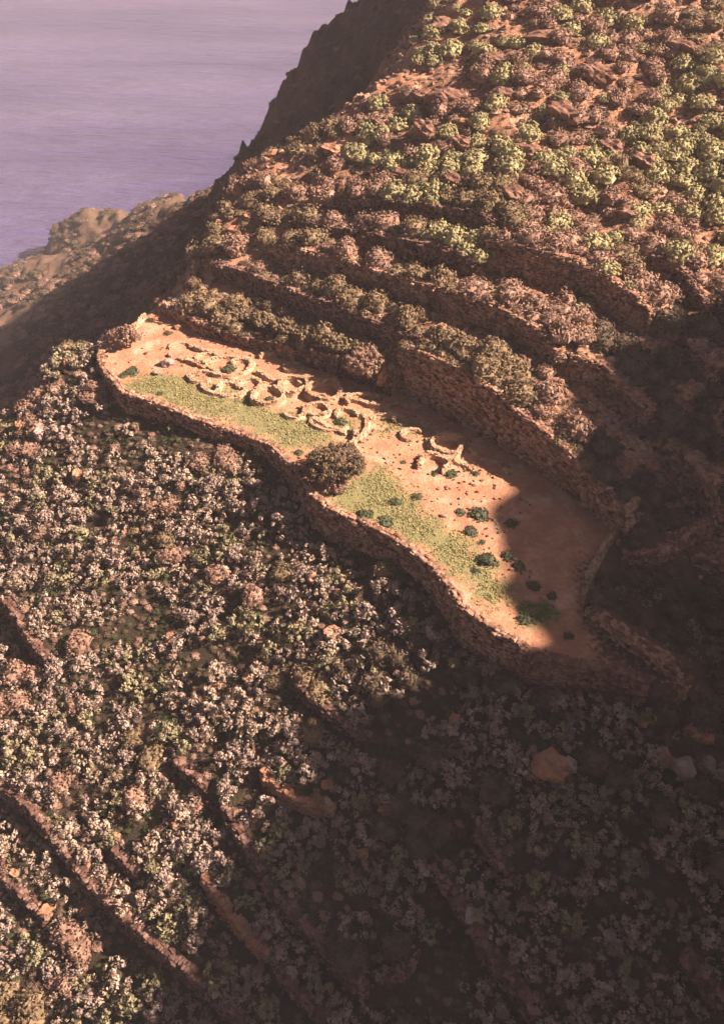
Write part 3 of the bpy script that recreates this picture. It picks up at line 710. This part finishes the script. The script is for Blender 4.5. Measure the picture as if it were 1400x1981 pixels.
# ------------------------------------------------------------------ plants
def leafquads(C, Nrm, size, r, asp=1.6):
    n = len(C); a = r.normal(size=(n,3)); a -= (a*Nrm).sum(1)[:,None]*Nrm; a /= np.linalg.norm(a,axis=1)[:,None]+1e-9
    b = np.cross(Nrm, a); s = size*r.uniform(.6,1.3,n)[:,None]
    V = np.stack([C-a*s*asp*.5-b*s*.35, C+a*s*asp*.1-b*s*.5, C+a*s*asp*.6, C+a*s*asp*.1+b*s*.5], 1)
    return V.reshape(-1,3), np.arange(4*n).reshape(-1,4)
def rdir(r, n, up=.0):
    d = r.normal(size=(n,3)); d[:,2] = np.abs(d[:,2])+up; return d/np.linalg.norm(d,axis=1)[:,None]
def stems(r, n, R, H):
    V = []; F = []
    for k in range(n):
        a = r.uniform(0,6.28); t = np.array([math.cos(a)*R*.6*r.uniform(.2,1), math.sin(a)*R*.6*r.uniform(.2,1), H*r.uniform(.5,.8)])
        w = .03*max(R,.4)
        p = np.array([0,0,-.1]); s = len(V)
        V += [p+(w,0,0), p+(-w*.5,w,0), p+(-w*.5,-w,0), t]; F += [(s,s+1,s+3,s+3),(s+1,s+2,s+3,s+3),(s+2,s,s+3,s+3)]
    return np.array(V), [f[:3] for f in F]
def tuft_shrub(seed, nt, per, leaf, flat=.75, tuftr=.28, lobes=0.0):
    """unit shrub (radius 1): tufts of leaves spread over and through a mound"""
    r = np.random.default_rng(seed)
    D = rdir(r, nt, .15); rad = r.uniform(.55, 1.0, nt)**.7
    if lobes:
        L = rdir(r, 5); rad = rad*(1-lobes + lobes*np.max(D @ L.T, axis=1)*1.3)
    C = D*rad[:,None]; C[:,2] *= flat
    T = r.uniform(.6,1.25,nt)*tuftr
    dd = r.normal(size=(nt,per,3)); dd /= np.linalg.norm(dd,axis=2)[:,:,None]
    dd += D[:,None,:]*.45; dd /= np.linalg.norm(dd,axis=2)[:,:,None]
    P = C[:,None,:] + dd*T[:,None,None]*r.uniform(.5,1,(nt,per,1))
    Nn = dd*.8 + r.normal(size=dd.shape)*.35; Nn /= np.linalg.norm(Nn,axis=2)[:,:,None]
    V, F = leafquads(P.reshape(-1,3), Nn.reshape(-1,3), leaf, r)
    V[:,2] = np.maximum(V[:,2], -.05)
    return V, F
def euph(seed, nt=100, per=8):
    r = np.random.default_rng(seed); D = rdir(r, nt, .05); C = D*(1+.08*r.normal(size=(nt,1))); L = rdir(r,6)
    C *= (.78+.3*np.max(D @ L.T, axis=1))[:,None]; C[:,2] *= .78
    dd = r.normal(size=(nt,per,3))*.7 + D[:,None,:]*1.1; dd /= np.linalg.norm(dd,axis=2)[:,:,None]
    P = C[:,None,:] + dd*.10; V, F = leafquads(P.reshape(-1,3), dd.reshape(-1,3), .155, r, 1.2)
    V[:,2] = np.maximum(V[:,2], -.05)
    return addcore(V, F, L, .22, .78, r)
def addcore(V, F, L, lob, flat, r, m=12, q=5):
    """dense twig mass inside a bush, under its leaves"""
    cv = []; cf = []
    for j in range(q+1):
        e = math.pi/2*j/q
        for i in range(m):
            a = 2*math.pi*i/m; d = np.array([math.cos(a)*math.cos(e), math.sin(a)*math.cos(e), math.sin(e)])
            k = (1-lob + lob*1.25*np.max(L @ d)**3)*.87*(1+.06*r.normal()); cv.append(d*k*np.array([1,1,flat]) - (0,0,.05*(j == 0)))
    for j in range(q):
        for i in range(m): cf.append((j*m+i, j*m+(i+1) % m, (j+1)*m+(i+1) % m, (j+1)*m+i))
    return np.vstack([V, cv]), np.vstack([F, np.array(cf)+len(V)])
def dome(seed, nt, per, leaf, flat, tr, lob, rough):
    r = np.random.default_rng(seed); D = rdir(r, nt, .05); L = rdir(r, 7)
    rad = (1-lob + lob*1.25*np.max(D @ L.T, axis=1)**3)*(1+rough*r.normal(size=nt)); C = D*rad[:,None]; C[:,2] *= flat
    dd = r.normal(size=(nt,per,3))*.75 + D[:,None,:]; dd /= np.linalg.norm(dd,axis=2)[:,:,None]
    P = C[:,None,:] + dd*tr*r.uniform(.3,1,(nt,per,1)); Nn = dd + r.normal(size=dd.shape)*.3; Nn /= np.linalg.norm(Nn,axis=2)[:,:,None]
    V, F = leafquads(P.reshape(-1,3), Nn.reshape(-1,3), leaf, r, 1.5); V[:,2] = np.maximum(V[:,2], -.05); return addcore(V, F, L, lob, flat, r)
PROT = {
 'grey': [tuft_shrub(100+k, [9,12,16,20,11,14][k], [36,30,24,20,30,26][k], [.15,.14,.13,.12,.15,.13][k], [.9,.7,1.0,.8,.6,1.1][k], [.40,.34,.30,.27,.37,.32][k], [.5,.35,.3,.2,.6,.4][k]) for k in range(6)],
 'brown': [dome(200+k, 120, 9, .085, [.85,.7,.95,.75,.9,.65][k], .12, [.3,.45,.25,.5,.35,.4][k], .05) for k in range(6)],
 'euph': [euph(300+k) for k in range(6)],
 'dark': [dome(400+k, 70, 9, .12, .72, .17, .35, .07) for k in range(4)],
}
LITE = {'grey': [tuft_shrub(500+k, [7,10,12,15,9,11][k], [22,18,15,13,18,16][k], [.19,.18,.17,.15,.19,.17][k], [.9,.7,1.0,.8,.6,1.1][k], [.40,.34,.30,.27,.37,.32][k], [.5,.35,.3,.2,.6,.4][k]) for k in range(6)], 'brown': [dome(520+k, 60, 7, .12, .78, .13, .35, .06) for k in range(6)],
        'euph': [euph(540+k, 34, 5) for k in range(5)]}
M_GREY2 = mat_leaf('pinkish_foliage', [(.20,.145,.115), (.33,.245,.195), (.46,.36,.29)])
M_GREY3 = mat_leaf('greenish_grey_foliage', [(.16,.14,.075), (.27,.235,.13), (.40,.35,.21)])
MATS = {'grey': M_GREY, 'brown': M_BROWN, 'olive': M_OLIVE, 'euph': M_EUPH, 'dark': M_DARK}
# scatter: candidates over the land, kind picked from where the photograph shows it
wall_lines = [XW[k][0] for k in XW] + [W2P, W1A, W1B, WE, P_LOW, P_TONGUE]
def near_wall(x, y):
    X = np.array(x); Y = np.array(y); best = np.full(X.shape, 99.); sd_ = np.zeros(X.shape)
    for P in wall_lines:
        d, s, _ = seg_dist(X, Y, P); m = d < best; best = np.where(m, d, best); sd_ = np.where(m, s, sd_)
    return best, sd_
cand = []
def grid_jit(x0, x1, y0, y1, st):
    gx, gy = np.meshgrid(np.arange(x0,x1,st), np.arange(y0,y1,st))
    gx = gx + rng.uniform(-.5,.5,gx.shape)*st; gy = gy + rng.uniform(-.5,.5,gy.shape)*st
    return gx.ravel(), gy.ravel()
cx, cy = grid_jit(-52, 46, 8, 128, .62)
cz = bil(ZT, cx, cy); cpx, cpy = pix(cx, cy, cz)
okm = (cpx > -160) & (cpx < 1560) & (cpy > -120) & (cpy < 2150) & (bil(IN_PLAT.astype(float), cx, cy) < .01)
cx, cy, cz, cpx, cpy = [a[okm] for a in (cx, cy, cz, cpx, cpy)]
dw, sw = near_wall(cx, cy); cd = (cx+cy-48)/R2; cs = (cx-cy)/R2
cl1 = fbm(cx/3.2, cy/3.2, 90, 3); cl2 = fbm(cx/5.5, cy/5.5, 91, 3); cl3 = fbm(cx/1.8, cy/1.8, 92, 2)
items = []                                # kind, x, y, z, size
behind = ((cs < -80) & (cd > 2)) | (cs < -86)
for i in range(len(cx)):
    if dw[i] < .12 or (sw[i] < 0 and dw[i] < .6) or behind[i]: continue
    px, py = cpx[i], cpy[i]; u = rng.uniform(); k = None
    low = cd[i] < 3 and not (px > 1150 and py < 1150)
    if low:
        dens = .82 + .4*cl1[i]
        if px < 620: dens += .10
        if py > 1400 and px > 750: dens -= .12
        if u < dens:
            if rng.uniform() > .09 + .3*cl2[i]: k = 'grey'; r = .3 + .85*rng.uniform()**1.4
            else: k = 'brown'; r = rng.uniform(.5, 1.2)
            if k == 'grey' and cl3[i] < -.2: k = None
    else:
        g = sstep(640, 1000, px + (520-py)*1.0)*sstep(640, 430, py)            # euphorbia country: upper right
        if px > 1180 and py > 620: g *= .15
        if u < .44 + .6*cl1[i] - (.15 if px > 1180 and py > 620 else 0) + (.24 if sw[i] > 0 and dw[i] < 3.2 and py < 900 else 0) - (.24 if cs[i] < -62 else 0) - (.1 if py < 250 else 0):
            q = rng.uniform()
            ge = g*(.42 + 1.0*cl2[i])
            if py < 180: ge *= .8
            if q < ge: k = 'euph'; r = rng.uniform(.6, 1.25)*(1.15 if 300 < py < 520 else 1.0)
            elif q > (.86 if cs[i] > -62 else .55): k = 'grey'; r = rng.uniform(.28,.55)
            else: k = 'brown'; r = rng.uniform(.5,1.4)
            if k == 'brown' and px > 1150 and py > 560: r *= .9
            if sw[i] > 0 and dw[i] < 1.0 and k == 'brown': r = min(r, .8)
            if k == 'brown' and sw[i] > 0 and 1.0 <= dw[i] < 3.4 and py < 900: r = rng.uniform(.9, 1.6)
            if sw[i] < 0 and dw[i] < 1.6: k = None if rng.uniform() < .6 else k
    if k is None: continue
    if (sw[i] < 0 and dw[i] < .3 + .8*r) or (sw[i] >= 0 and dw[i] < .08 + .38*r): continue
    items.append([k, cx[i], cy[i], cz[i], r, px, py])
# thin out: larger plants claim their room
items.sort(key=lambda t: -t[4]); keep = []; cell = {}
for t in items:
    gx, gy = int(t[1]//1.2), int(t[2]//1.2); ok = True
    for a in (-1,0,1):
        for b in (-1,0,1):
            for q in cell.get((gx+a, gy+b), ()):
                if math.hypot(t[1]-q[1], t[2]-q[2]) < (.5 if t[3] < 0 else .62)*(t[4]+q[4]): ok = False
    if ok: keep.append(t); cell.setdefault((gx,gy), []).append(t)
items = keep
print('shrubs', {k: sum(1 for t in items if t[0]==k) for k in ('grey','brown','euph')})

# landmarks used in the descriptions
LM = [(190,690,'the left tip of the platform'), (100,860,'the pale crag at left'), (150,925,'the orange rock on the left slope'), (300,800,'the left part of the platform wall'),
 (450,850,'the grassy part of the platform wall'), (250,1032,'the bright orange rock on the slope'), (60,1210,'the dark wall end at the left edge'), (560,960,'the shaded bend of the platform wall'),
 (600,1130,'the sunlit patch under the platform wall'), (330,1240,'the brown rock at centre left'), (440,1330,'the orange stones of the central scarp'), (372,1500,'the tiny orange-edged wall'),
 (60,1560,'the top of the long bottom left wall'), (200,1720,'the middle of the long bottom left wall'), (370,1880,'the lower end of the bottom left wall'), (60,1740,'the vivid orange outcrop'),
 (245,1668,'the small wall step'), (460,1600,'the short wall at the shadow edge'), (460,1780,'the ochre shaded wall'), (600,1800,'the straight shaded wall'), (690,1910,'the hooked end of the shaded wall'),
 (590,1920,'the low wall leaving the bottom'), (640,1378,'the faint low wall under the sunlit patch'), (580,1560,'the pale flat stone'), (640,1232,'the round red boulder'), (800,1130,'the tall middle of the platform wall'),
 (950,1260,'the right end of the platform wall'), (1130,1330,'the rust-coloured rubble wall'), (1055,1495,'the largest shaded boulder'), (1330,1480,'the pink rounded boulder'), (950,1640,'the steep short wall piece'),
 (930,1800,'the long dim wall'), (790,1880,'the small bent wall piece'), (1360,1880,'the dim wall at lower right'), (1180,1815,'the dim violet stone'), (1230,1655,'the dim pinkish stone'), (1280,1240,'the pale tumbled wall'),
 (750,1570,'the dim ochre rock'), (880,1400,'the reddish shaded stone'), (60,1400,'the left edge at mid slope'), (200,1350,'the grey shrub field'), (120,1930,'the bottom left corner'), (1100,1650,'the dark hollow at lower right'), (500,1420,'the shadow edge of the slope'),
 (345,600,'the short sunlit corner wall'), (480,660,'the wall behind the platform'), (720,700,'the big round brown bush'), (480,540,'the left end of the second wall'), (680,590,'the middle of the second wall'), (830,640,'the orange rock at the second wall'),
 (560,480,'the left end of the longest upper wall'), (760,525,'the middle of the longest upper wall'), (950,570,'the sunlit top of the longest upper wall'), (1080,660,'the right end of the longest upper wall'), (850,485,'the short upper wall'),
 (1030,487,'the left of the high dark wall'), (1180,540,'the right of the high dark wall'), (1230,760,'the wall by the dark gully'), (1300,515,'the curved bastion wall'), (1350,690,'the small violet wall'), (1340,880,'the pale steep wall'), (1290,1060,'the curving low wall'),
 (940,740,'the left of the tall far wall'), (1100,850,'the right of the tall far wall'), (1060,760,'the olive bushes over the tall wall'), (720,398,'the left of the uppermost wall'), (900,420,'the right of the uppermost wall'), (640,300,'the rounded orange rock'), (605,240,'the flat crest rock'),
 (530,310,'the crag where ridge meets sea'), (440,420,'the orange crags of the ridge'), (765,348,'the dark rock above the walls'), (860,358,'the broad dark rock'), (820,270,'the steep orange-sided rock'), (870,205,'the widest dark-faced shelf'), (760,190,'the ridge below the cliff'),
 (985,385,'the centre right outcrop'), (1010,300,'the reddish upper rock'), (1080,230,'the dark upper outcrop'), (1180,300,'the rock under the large green bush'), (1280,340,'the dark rock below the cleft'), (1210,420,'the outcrop between bush rows'), (1360,440,'the right edge below the cleft'),
 (960,180,'the low orange ledge'), (850,60,'the topmost orange crag'), (950,110,'the dark left ledge'), (1050,70,'the top orange ledge'), (1160,140,'the high dark shelf'), (1310,90,'the corner dark ledge'), (1340,220,'the upper right edge'), (1200,20,'the top edge at right'), (520,400,'the brown bushes of the ridge')]
ORD = ['first','second','third','fourth','fifth','sixth','seventh','eighth','ninth','tenth','eleventh','twelfth','thirteenth','fourteenth']
def describe(objs, noun):
    """one description for each plant: size, side of the nearest landmark, place in its row"""
    rad = sorted(o[1][4] for o in objs); q1 = rad[len(rad)//3]; q2 = rad[2*len(rad)//3]; by = {}
    for o, t in objs:
        px, py = t[5], t[6]; L = min(LM, key=lambda m: (m[0]-px)**2 + (m[1]-py)**2)
        ddx, ddy = px-L[0], py-L[1]
        rel = ('right of' if ddx > 0 else 'left of') if abs(ddx) > abs(ddy) else ('below' if ddy > 0 else 'above')
        size = 'small' if t[4] < q1 else 'large' if t[4] > q2 else 'middling'
        by.setdefault((size, rel, L[2]), []).append((px, o))
    for (size, rel, lm), l in by.items():
        l.sort(key=lambda a: a[0])
        for k, (px, o) in enumerate(l):
            base = f'{size} {noun} {rel} {lm}'
            if len(l) == 2: base += (', the left one', ', the right one')[k]
            elif len(l) > 2: base += (', leftmost' if k == 0 else ', rightmost' if k == len(l)-1 else f', {ORD[min(k,13)]} from left')
            if len(base.split()) > 16: base = f'{size} {noun} {rel} {lm}'
            o['label'] = base
INFO = {'grey': ('grey_shrub', 'grey shrub', 'grey-white shrubs of the slopes'), 'brown': ('brown_shrub', 'brown shrub', 'brown dry shrubs of the terraces'),
        'euph': ('green_shrub', 'green bush', 'pale green domed bushes of the upper slope')}
for kind, (nm, noun, grp) in INFO.items():
    L = [t for t in items if t[0] == kind]
    vis = lambda t: 0 < t[5] < 1400 and 0 < t[6] < 1981
    def app(t): return t[4]/math.sqrt(t[1]**2+t[2]**2+(t[3]-CAMZ)**2)*(1 if vis(t) else 0)
    L.sort(key=lambda t: -app(t)); near, rest = L[:290], L[290:]
    protos = []
    for k, (V, F) in enumerate(PROT[kind]):
        me = link_mesh(nm, V, F, MATS[kind]); protos.append(me.data); bpy.data.objects.remove(me)
    olive = []
    for mm in {'brown': [M_OLIVE], 'grey': [M_GREY2, M_GREY3]}.get(kind, []):
        for me in protos:
            m2 = me.copy(); m2.materials.clear(); m2.materials.append(mm); olive.append(m2)
    shade_darks = []  # darker copies for the hill's shadow: shade put into the foliage colour
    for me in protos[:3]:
        m2 = me.copy(); m2.materials.clear(); m2.materials.append(M_SHADE_SCRUB); shade_darks.append(m2)
    first = None; made = []
    for t in near:
        me = protos[int(rng.integers(len(protos)))]
        if kind == 'brown' and vnoise(np.array(t[1]/6), np.array(t[2]/6), 77) > .15: me = olive[int(rng.integers(len(olive)))]
        if kind == 'grey' and rng.uniform() < .5: me = olive[int(rng.integers(len(olive)))]
        if kind == 'brown' and ((t[5] > 1150 and t[6] > 600) or (t[6] > 1150 and t[5] > 650)): me = shade_darks[int(rng.integers(len(shade_darks)))]
        if first is None: o = first = bpy.data.objects.new(nm, me)
        else: o = first.copy(); o.data = me
        COL.objects.link(o); o.location = (t[1], t[2], t[3]-.05)
        o.rotation_euler = (rng.normal(0,.08), rng.normal(0,.08), rng.uniform(0,6.28)); f = rng.uniform(.85,1.2)
        o.scale = (t[4], t[4]*rng.uniform(.85,1.15), t[4]*f)
        tag(o, cat='shrub', group=grp); made.append((o, t))
    describe(made, noun)
    Vs, Fs, Ms, n0 = [], [], [], 0
    for t in rest:
        V, F = LITE[kind][int(rng.integers(len(LITE[kind])))]; a = rng.uniform(0,6.28); c, s = math.cos(a), math.sin(a)
        v = (V*np.array([t[4], t[4], t[4]*rng.uniform(.8,1.2)])) @ np.array([[c,-s,0],[s,c,0],[0,0,1]]).T + np.array([t[1], t[2], t[3]-.05])
        Vs.append(v); Fs.append(F+n0); n0 += len(v)
        mi = 0
        if kind == 'brown' and vnoise(np.array(t[1]/6), np.array(t[2]/6), 77) > .15: mi = 1
        if kind == 'brown' and ((t[5] > 1150 and t[6] > 600) or (t[6] > 1150 and t[5] > 650)): mi = 2  # shrubs in the hill's shadow take the shade-darkened foliage
        if kind == 'grey': mi = int(rng.choice(3, p=[.5,.35,.15]))
        Ms.append(np.full(len(F), mi))
    if Vs:
        o = link_mesh('shrub_cover', np.vstack(Vs), np.vstack(Fs), {'brown': [M_BROWN, M_OLIVE, M_SHADE_SCRUB], 'grey': [M_GREY, M_GREY2, M_GREY3]}.get(kind, [MATS[kind]]), midx=np.concatenate(Ms))
        tag(o, f'many more {noun}s covering the slopes', 'shrubs', kind='stuff')
# ground herbs between the shrubs and far scrub on the shaded slope and coast
def cover(x0, x1, y0, y1, st, sel, mats, smin, smax, flat, lab, cat, nm, kinds='grey'):
    hx, hy = grid_jit(x0, x1, y0, y1, st); m = sel(hx, hy); Vs, Fs, Ms, n0 = [], [], [], 0
    hz = bil(ZT, hx, hy); dw_, sw_ = near_wall(hx, hy); m = m & (dw_ > .3) & ~((sw_ < 0) & (dw_ < .75))
    for x, y, z in zip(hx[m], hy[m], hz[m]):
        V, F = LITE[kinds][int(rng.integers(5))]; s = rng.uniform(smin, smax)
        v = V*np.array([s, s, s*flat]) + np.array([x, y, z-.04]); Vs.append(v); Fs.append(F+n0); n0 += len(v); Ms.append(np.full(len(F), int(rng.integers(len(mats)))))
    tag(link_mesh(nm, np.vstack(Vs), np.vstack(Fs), mats, midx=np.concatenate(Ms)), lab, cat, kind='stuff')
off = lambda x, y: bil(IN_PLAT.astype(float), x, y) < .01
M_HERB = mat_leaf('green_herbs', [(.03,.04,.015), (.055,.065,.025), (.10,.105,.04)])
M_DRY = mat_leaf('dry_ground_cover', [(.05,.034,.022), (.11,.075,.047), (.20,.14,.09)])
cover(-50, 42, 8, 76, .7, lambda x, y: off(x,y) & ((x+y-48)/R2 < 3) & ((x-y)/R2 > -80) & (fbm(x/4, y/4, 33, 3) > .22), [M_HERB], .25, .5, .4, 'low green herbs growing between the shrubs of the lower slope', 'herbs', 'herb_cover')
cover(-50, 42, 8, 76, .72, lambda x, y: off(x,y) & ((x+y-48)/R2 < 3) & ((x-y)/R2 > -80), [M_DRY, M_DRY, M_DRY, M_BROWN, M_HERB], .25, .5, .4, 'dry low undergrowth between the shrubs of the lower slope', 'undergrowth', 'undergrowth', 'brown')
cover(-22, 44, 50, 126, .95, lambda x, y: off(x,y) & ((x+y-48)/R2 > 8) & ((x-y)/R2 > -76), [M_DRY, M_BROWN, M_GREY], .22, .5, .5, 'dry low undergrowth between the bushes of the upper slope', 'undergrowth', 'undergrowth', 'brown')
hx, hy = grid_jit(-160, 20, 84, 330, 1.9); hz = bil(ZT, hx, hy); s_ = (hx-hy)/R2
m = (hz > SEA+1.2) & ((s_ < -80)) & (fbm(hx/9, hy/9, 35, 3) > np.where(hy > 262, .0, -.3)) & (rng.uniform(size=hx.shape) < .85)
Vs, Fs, n0 = [], [], 0
for x, y, z in zip(hx[m], hy[m], hz[m]):
    V, F = LITE['brown'][int(rng.integers(6))]; s = rng.uniform(.7,2.1)*(.45 if y < 170 else 1)
    v = V*np.array([s, s, s*.7]) + np.array([x, y, z-.08]); Vs.append(v); Fs.append(F+n0); n0 += len(v)
tag(link_mesh('far_scrub', np.vstack(Vs), np.vstack(Fs), [M_SHADE_SCRUB, M_DRY, M_BROWN], midx=np.repeat(rng.integers(0, 3, len(Fs)), [len(f) for f in Fs])), 'distant scrub on the shaded slope and the coast', 'scrub', kind='stuff')

gx_, gy_ = grid_jit(-26, 16, 38, 76, .17); gm_ = bil(grass_m, gx_, gy_); m = (gm_ > .06) & (rng.uniform(size=gx_.shape) < gm_**1.5*(.6 + .9*fbm(gx_/1.5, gy_/1.5, 44, 3))) & (bil(IN_PLAT.astype(float), gx_, gy_) > .99)
gz_ = bil(ZT, gx_, gy_)
C_ = np.stack([gx_[m], gy_[m], gz_[m]+.04], -1); n_ = len(C_); C_ = np.repeat(C_, 4, 0) + rng.normal(0, .06, (4*n_, 3))*np.array([1,1,.4])
V, F = leafquads(C_, rdir(rng, 4*n_, .9), .095, rng)
tag(link_mesh('grass_tufts', V, F, mat_leaf('platform_grass', [(.15,.15,.055), (.28,.255,.10), (.42,.35,.16)])), 'short green grass growing on the platform', 'grass', kind='stuff')
# named bushes ------------------------------------------------------
DG = 'dark green bushes on the platform'
dk = []
for V, F in PROT['dark']:
    o = link_mesh('dark_green_bush', V, F, M_DARK); dk.append(o.data); bpy.data.objects.remove(o)
for px, py, r, lab in [(705,994,.75,'dark green bush on the grass just above the platform wall'), (747,1006,.7,'dark green bush right of the one above the wall'), (765,966,.5,'small dark bush on the grass below the tree'),
    (650,946,.45,'small bush at the foot of the round tree'), (806,957,.5,'lone small green bush between grass and tilled soil'), (925,992,.85,'widest dark bush close to the shadow edge'), (890,988,.5,'low bush left of the widest one'),
    (909,1024,.6,'dark bush alone on bare soil below the widest one'), (931,1045,.4,'little bush above the thickest bush'), (943,1078,.8,'thickest dark bush in the lower right group'), (982,1072,.6,'bush right of the thickest one'),
    (1002,1092,.55,'bush at the tip of the lower right group'), (919,1101,.45,'bush alone below the thickest one'), (1015,1194,.6,'bush at the edge of the bright green patch'), (872,912,.6,'bush just below the broken ring'),
    (840,912,.35,'tiny bush touching the broken ring'), (920,912,.4,'tiny bush on rubble near the shadow corner'), (780,890,.35,'tiny bush left of the broken ring'), (205,686,.4,'tiny bush at the left tip of the platform'),
    (255,715,.75,'dark bush on grass left of the pale boulder'), (240,722,.5,'low bush at the far left of the grass'), (325,640,.5,'dark bush below the short sunlit wall'), (293,616,.55,'green bush in the upper left corner of the platform'),
    (310,757,.4,'tiny bush on grass below the pale boulders'), (578,870,.4,'tiny dark bush at the platform wall left of the tree'), (658,812,.6,'dark bush in rubble above the tree'), (690,850,.4,'small bush beside the short upright wall'),
    (990,1010,.6,'shaded bush inside the big shadow near its edge'), (1030,1130,.6,'shaded bush in the shadow beside the notch'), (1065,1150,.5,'shaded bush right of the notch'), (1100,1228,.5,'shaded bush near the platform tongue'),
    (443,710,.75,'green shrub filling the wide low ring'), (522,768,.5,'green tuft inside the ring at the grass edge'), (621,764,.45,'green tuft inside the largest deep ring')]:
    x, y, z = hit(ZT, px, py+6)
    o = bpy.data.objects.new('dark_green_bush', dk[int(rng.integers(len(dk)))]); COL.objects.link(o); o.location = (x, y, z-.04)
    o.rotation_euler = (0, 0, rng.uniform(0,6.28)); o.scale = (r, r*.95, r*.8); tag(o, lab, 'bush', DG)
# bright herb patch in the shade
V, F = tuft_shrub(901, 60, 10, .10, .18, .2); o = link_mesh('herb_patch', V, F, M_WEED); x, y, z = hit(ZT, 1040, 1188); o.location = (x,y,z); o.scale = (1.5,1.3,.9)
tag(o, 'bright green herb patch in the shade on the platform', 'herbs')
V, F = tuft_shrub(902, 30, 10, .12, .6, .2); o = link_mesh('green_shrub', V, F, M_WEED); x, y, z = hit(ZT, 350, 818); o.location = (x,y,z); o.scale = (.6,.6,.6)
tag(o, 'yellow-green bush just under the platform wall', 'shrub')

def tree(name, px, py, R, Hc, nt, per, leaf, mat, label, cat='tree', trunk=1.0, seed=0, sx=1.0):
    x, y, z = hit(ZT, px, py); r = np.random.default_rng(seed); root = empty(name, (x, y, z)); tag(root, label, cat)
    # crown: leaf tufts spread through an uneven dome
    D = rdir(r, nt, -.0); D[:,2] = np.where(r.uniform(size=nt) < .25, -D[:,2]*.5, D[:,2]); L = rdir(r, 9)
    rad = r.uniform(.3,1,nt)**.45*(.50+.58*np.max(D @ L.T,axis=1)**2.2)
    C = D*rad[:,None]*np.array([R*sx, R, Hc*.55]) + np.array([0,0,Hc*.5])
    dd = r.normal(size=(nt,per,3)); dd /= np.linalg.norm(dd,axis=2)[:,:,None]; dd += D[:,None,:]*.4; dd /= np.linalg.norm(dd,axis=2)[:,:,None]
    P = C[:,None,:] + dd*(.26*R*.5)*r.uniform(.4,1,(nt,per,1))
    V, F = leafquads(P.reshape(-1,3), dd.reshape(-1,3), leaf, r); V[:,2] = np.maximum(V[:,2], .03)
    link_mesh('crown', V, F, mat, root)
    # trunk and limbs
    tv, tf = [], []
    def limb(a, b, ra, rb):
        a = np.array(a); b = np.array(b); d = b-a; d = d/np.linalg.norm(d); u_ = np.cross(d, (0.3,.9,.1)); u_ /= np.linalg.norm(u_); w_ = np.cross(d, u_); s = len(tv)
        for p, q in ((a,ra),(a*.5+b*.5+r.normal(0,.04,3),(ra+rb)/2),(b,rb)):
            for k in range(6): tv.append(p+(u_*math.cos(k*math.pi/3)+w_*math.sin(k*math.pi/3))*q)
        for lv in (0,6):
            for k in range(6): tf.append((s+lv+k, s+lv+(k+1) % 6, s+lv+6+(k+1) % 6, s+lv+6+k))
    limb((0,0,-.3), (.1,.05,Hc*.3*trunk), .16*R/2, .11*R/2)
    for k in range(6):
        a = k*1.05 + r.uniform(0,.5); limb((.1,.05,Hc*.28), (math.cos(a)*R*.55*sx, math.sin(a)*R*.55, Hc*r.uniform(.5,.75)), .08*R/2, .03*R/2)
    link_mesh('trunk', tv, tf, M_BARK, root); return root
tree('round_tree', 657, 930, 2.3, 2.9, 520, 20, .13, M_CROWN, 'round dark evergreen tree standing on the grass of the platform', seed=5, sx=1.12)
tree('low_shrub', 650, 948, 1.1, 1.0, 110, 14, .10, M_BROWN, 'low reddish shrub in front of the round dark tree', 'shrub', seed=6)
tree('round_bush', 708, 724, 2.1, 2.6, 420, 24, .12, M_BROWN, 'big round brown bush crowning the orange wall end', 'bush', seed=7)
tree('round_bush', 252, 672, 1.25, 2.2, 220, 18, .12, M_BROWN, 'round brown bush at the left rim of the platform', 'bush', seed=8)
for k, (px, py, R, H_) in enumerate([(652,702,1.4,1.4),(604,684,1.3,1.2),(556,668,1.3,1.2),(510,654,1.3,1.1),(465,642,1.2,1.0),(430,634,1.0,.9)]):
    tree('wall_bush', px, py-26, R, H_, 210, 16, .13, M_OLIVE, ['bush touching the left side of the big round brown bush','olive bush two left of the big round brown bush','olive bush in the middle of the row behind the rings',
        'olive bush right of the row middle start','olive bush second in the row from the short wall','first olive bush of the row nearest the short wall'][k], 'bush', seed=20+k, sx=1.2)['group'] = 'bush row behind the platform'

# ------------------------------------------------------------------ haze
hz_me = bpy.data.meshes.new('haze')
hv = [(x, y, z) for z in (-98, 82) for y in (-3200, 3400) for x in (-3300, 3300)]
hz_me.from_pydata(hv, [], [tuple(f) for f in CUBE_F]); haze = bpy.data.objects.new('haze', hz_me); COL.objects.link(haze); tag(haze, kind='stuff')
hm = bpy.data.materials.new('haze'); hm.use_nodes = True; nt = hm.node_tree; nt.nodes.remove(nt.nodes['Principled BSDF'])
pv = nt.nodes.new('ShaderNodeVolumePrincipled'); pv.inputs['Color'].default_value = (1.0, .96, .98, 1); pv.inputs['Density'].default_value = .00031; pv.inputs['Anisotropy'].default_value = 0
nt.links.new(pv.outputs[0], nt.nodes['Material Output'].inputs['Volume']); hz_me.materials.append(hm)
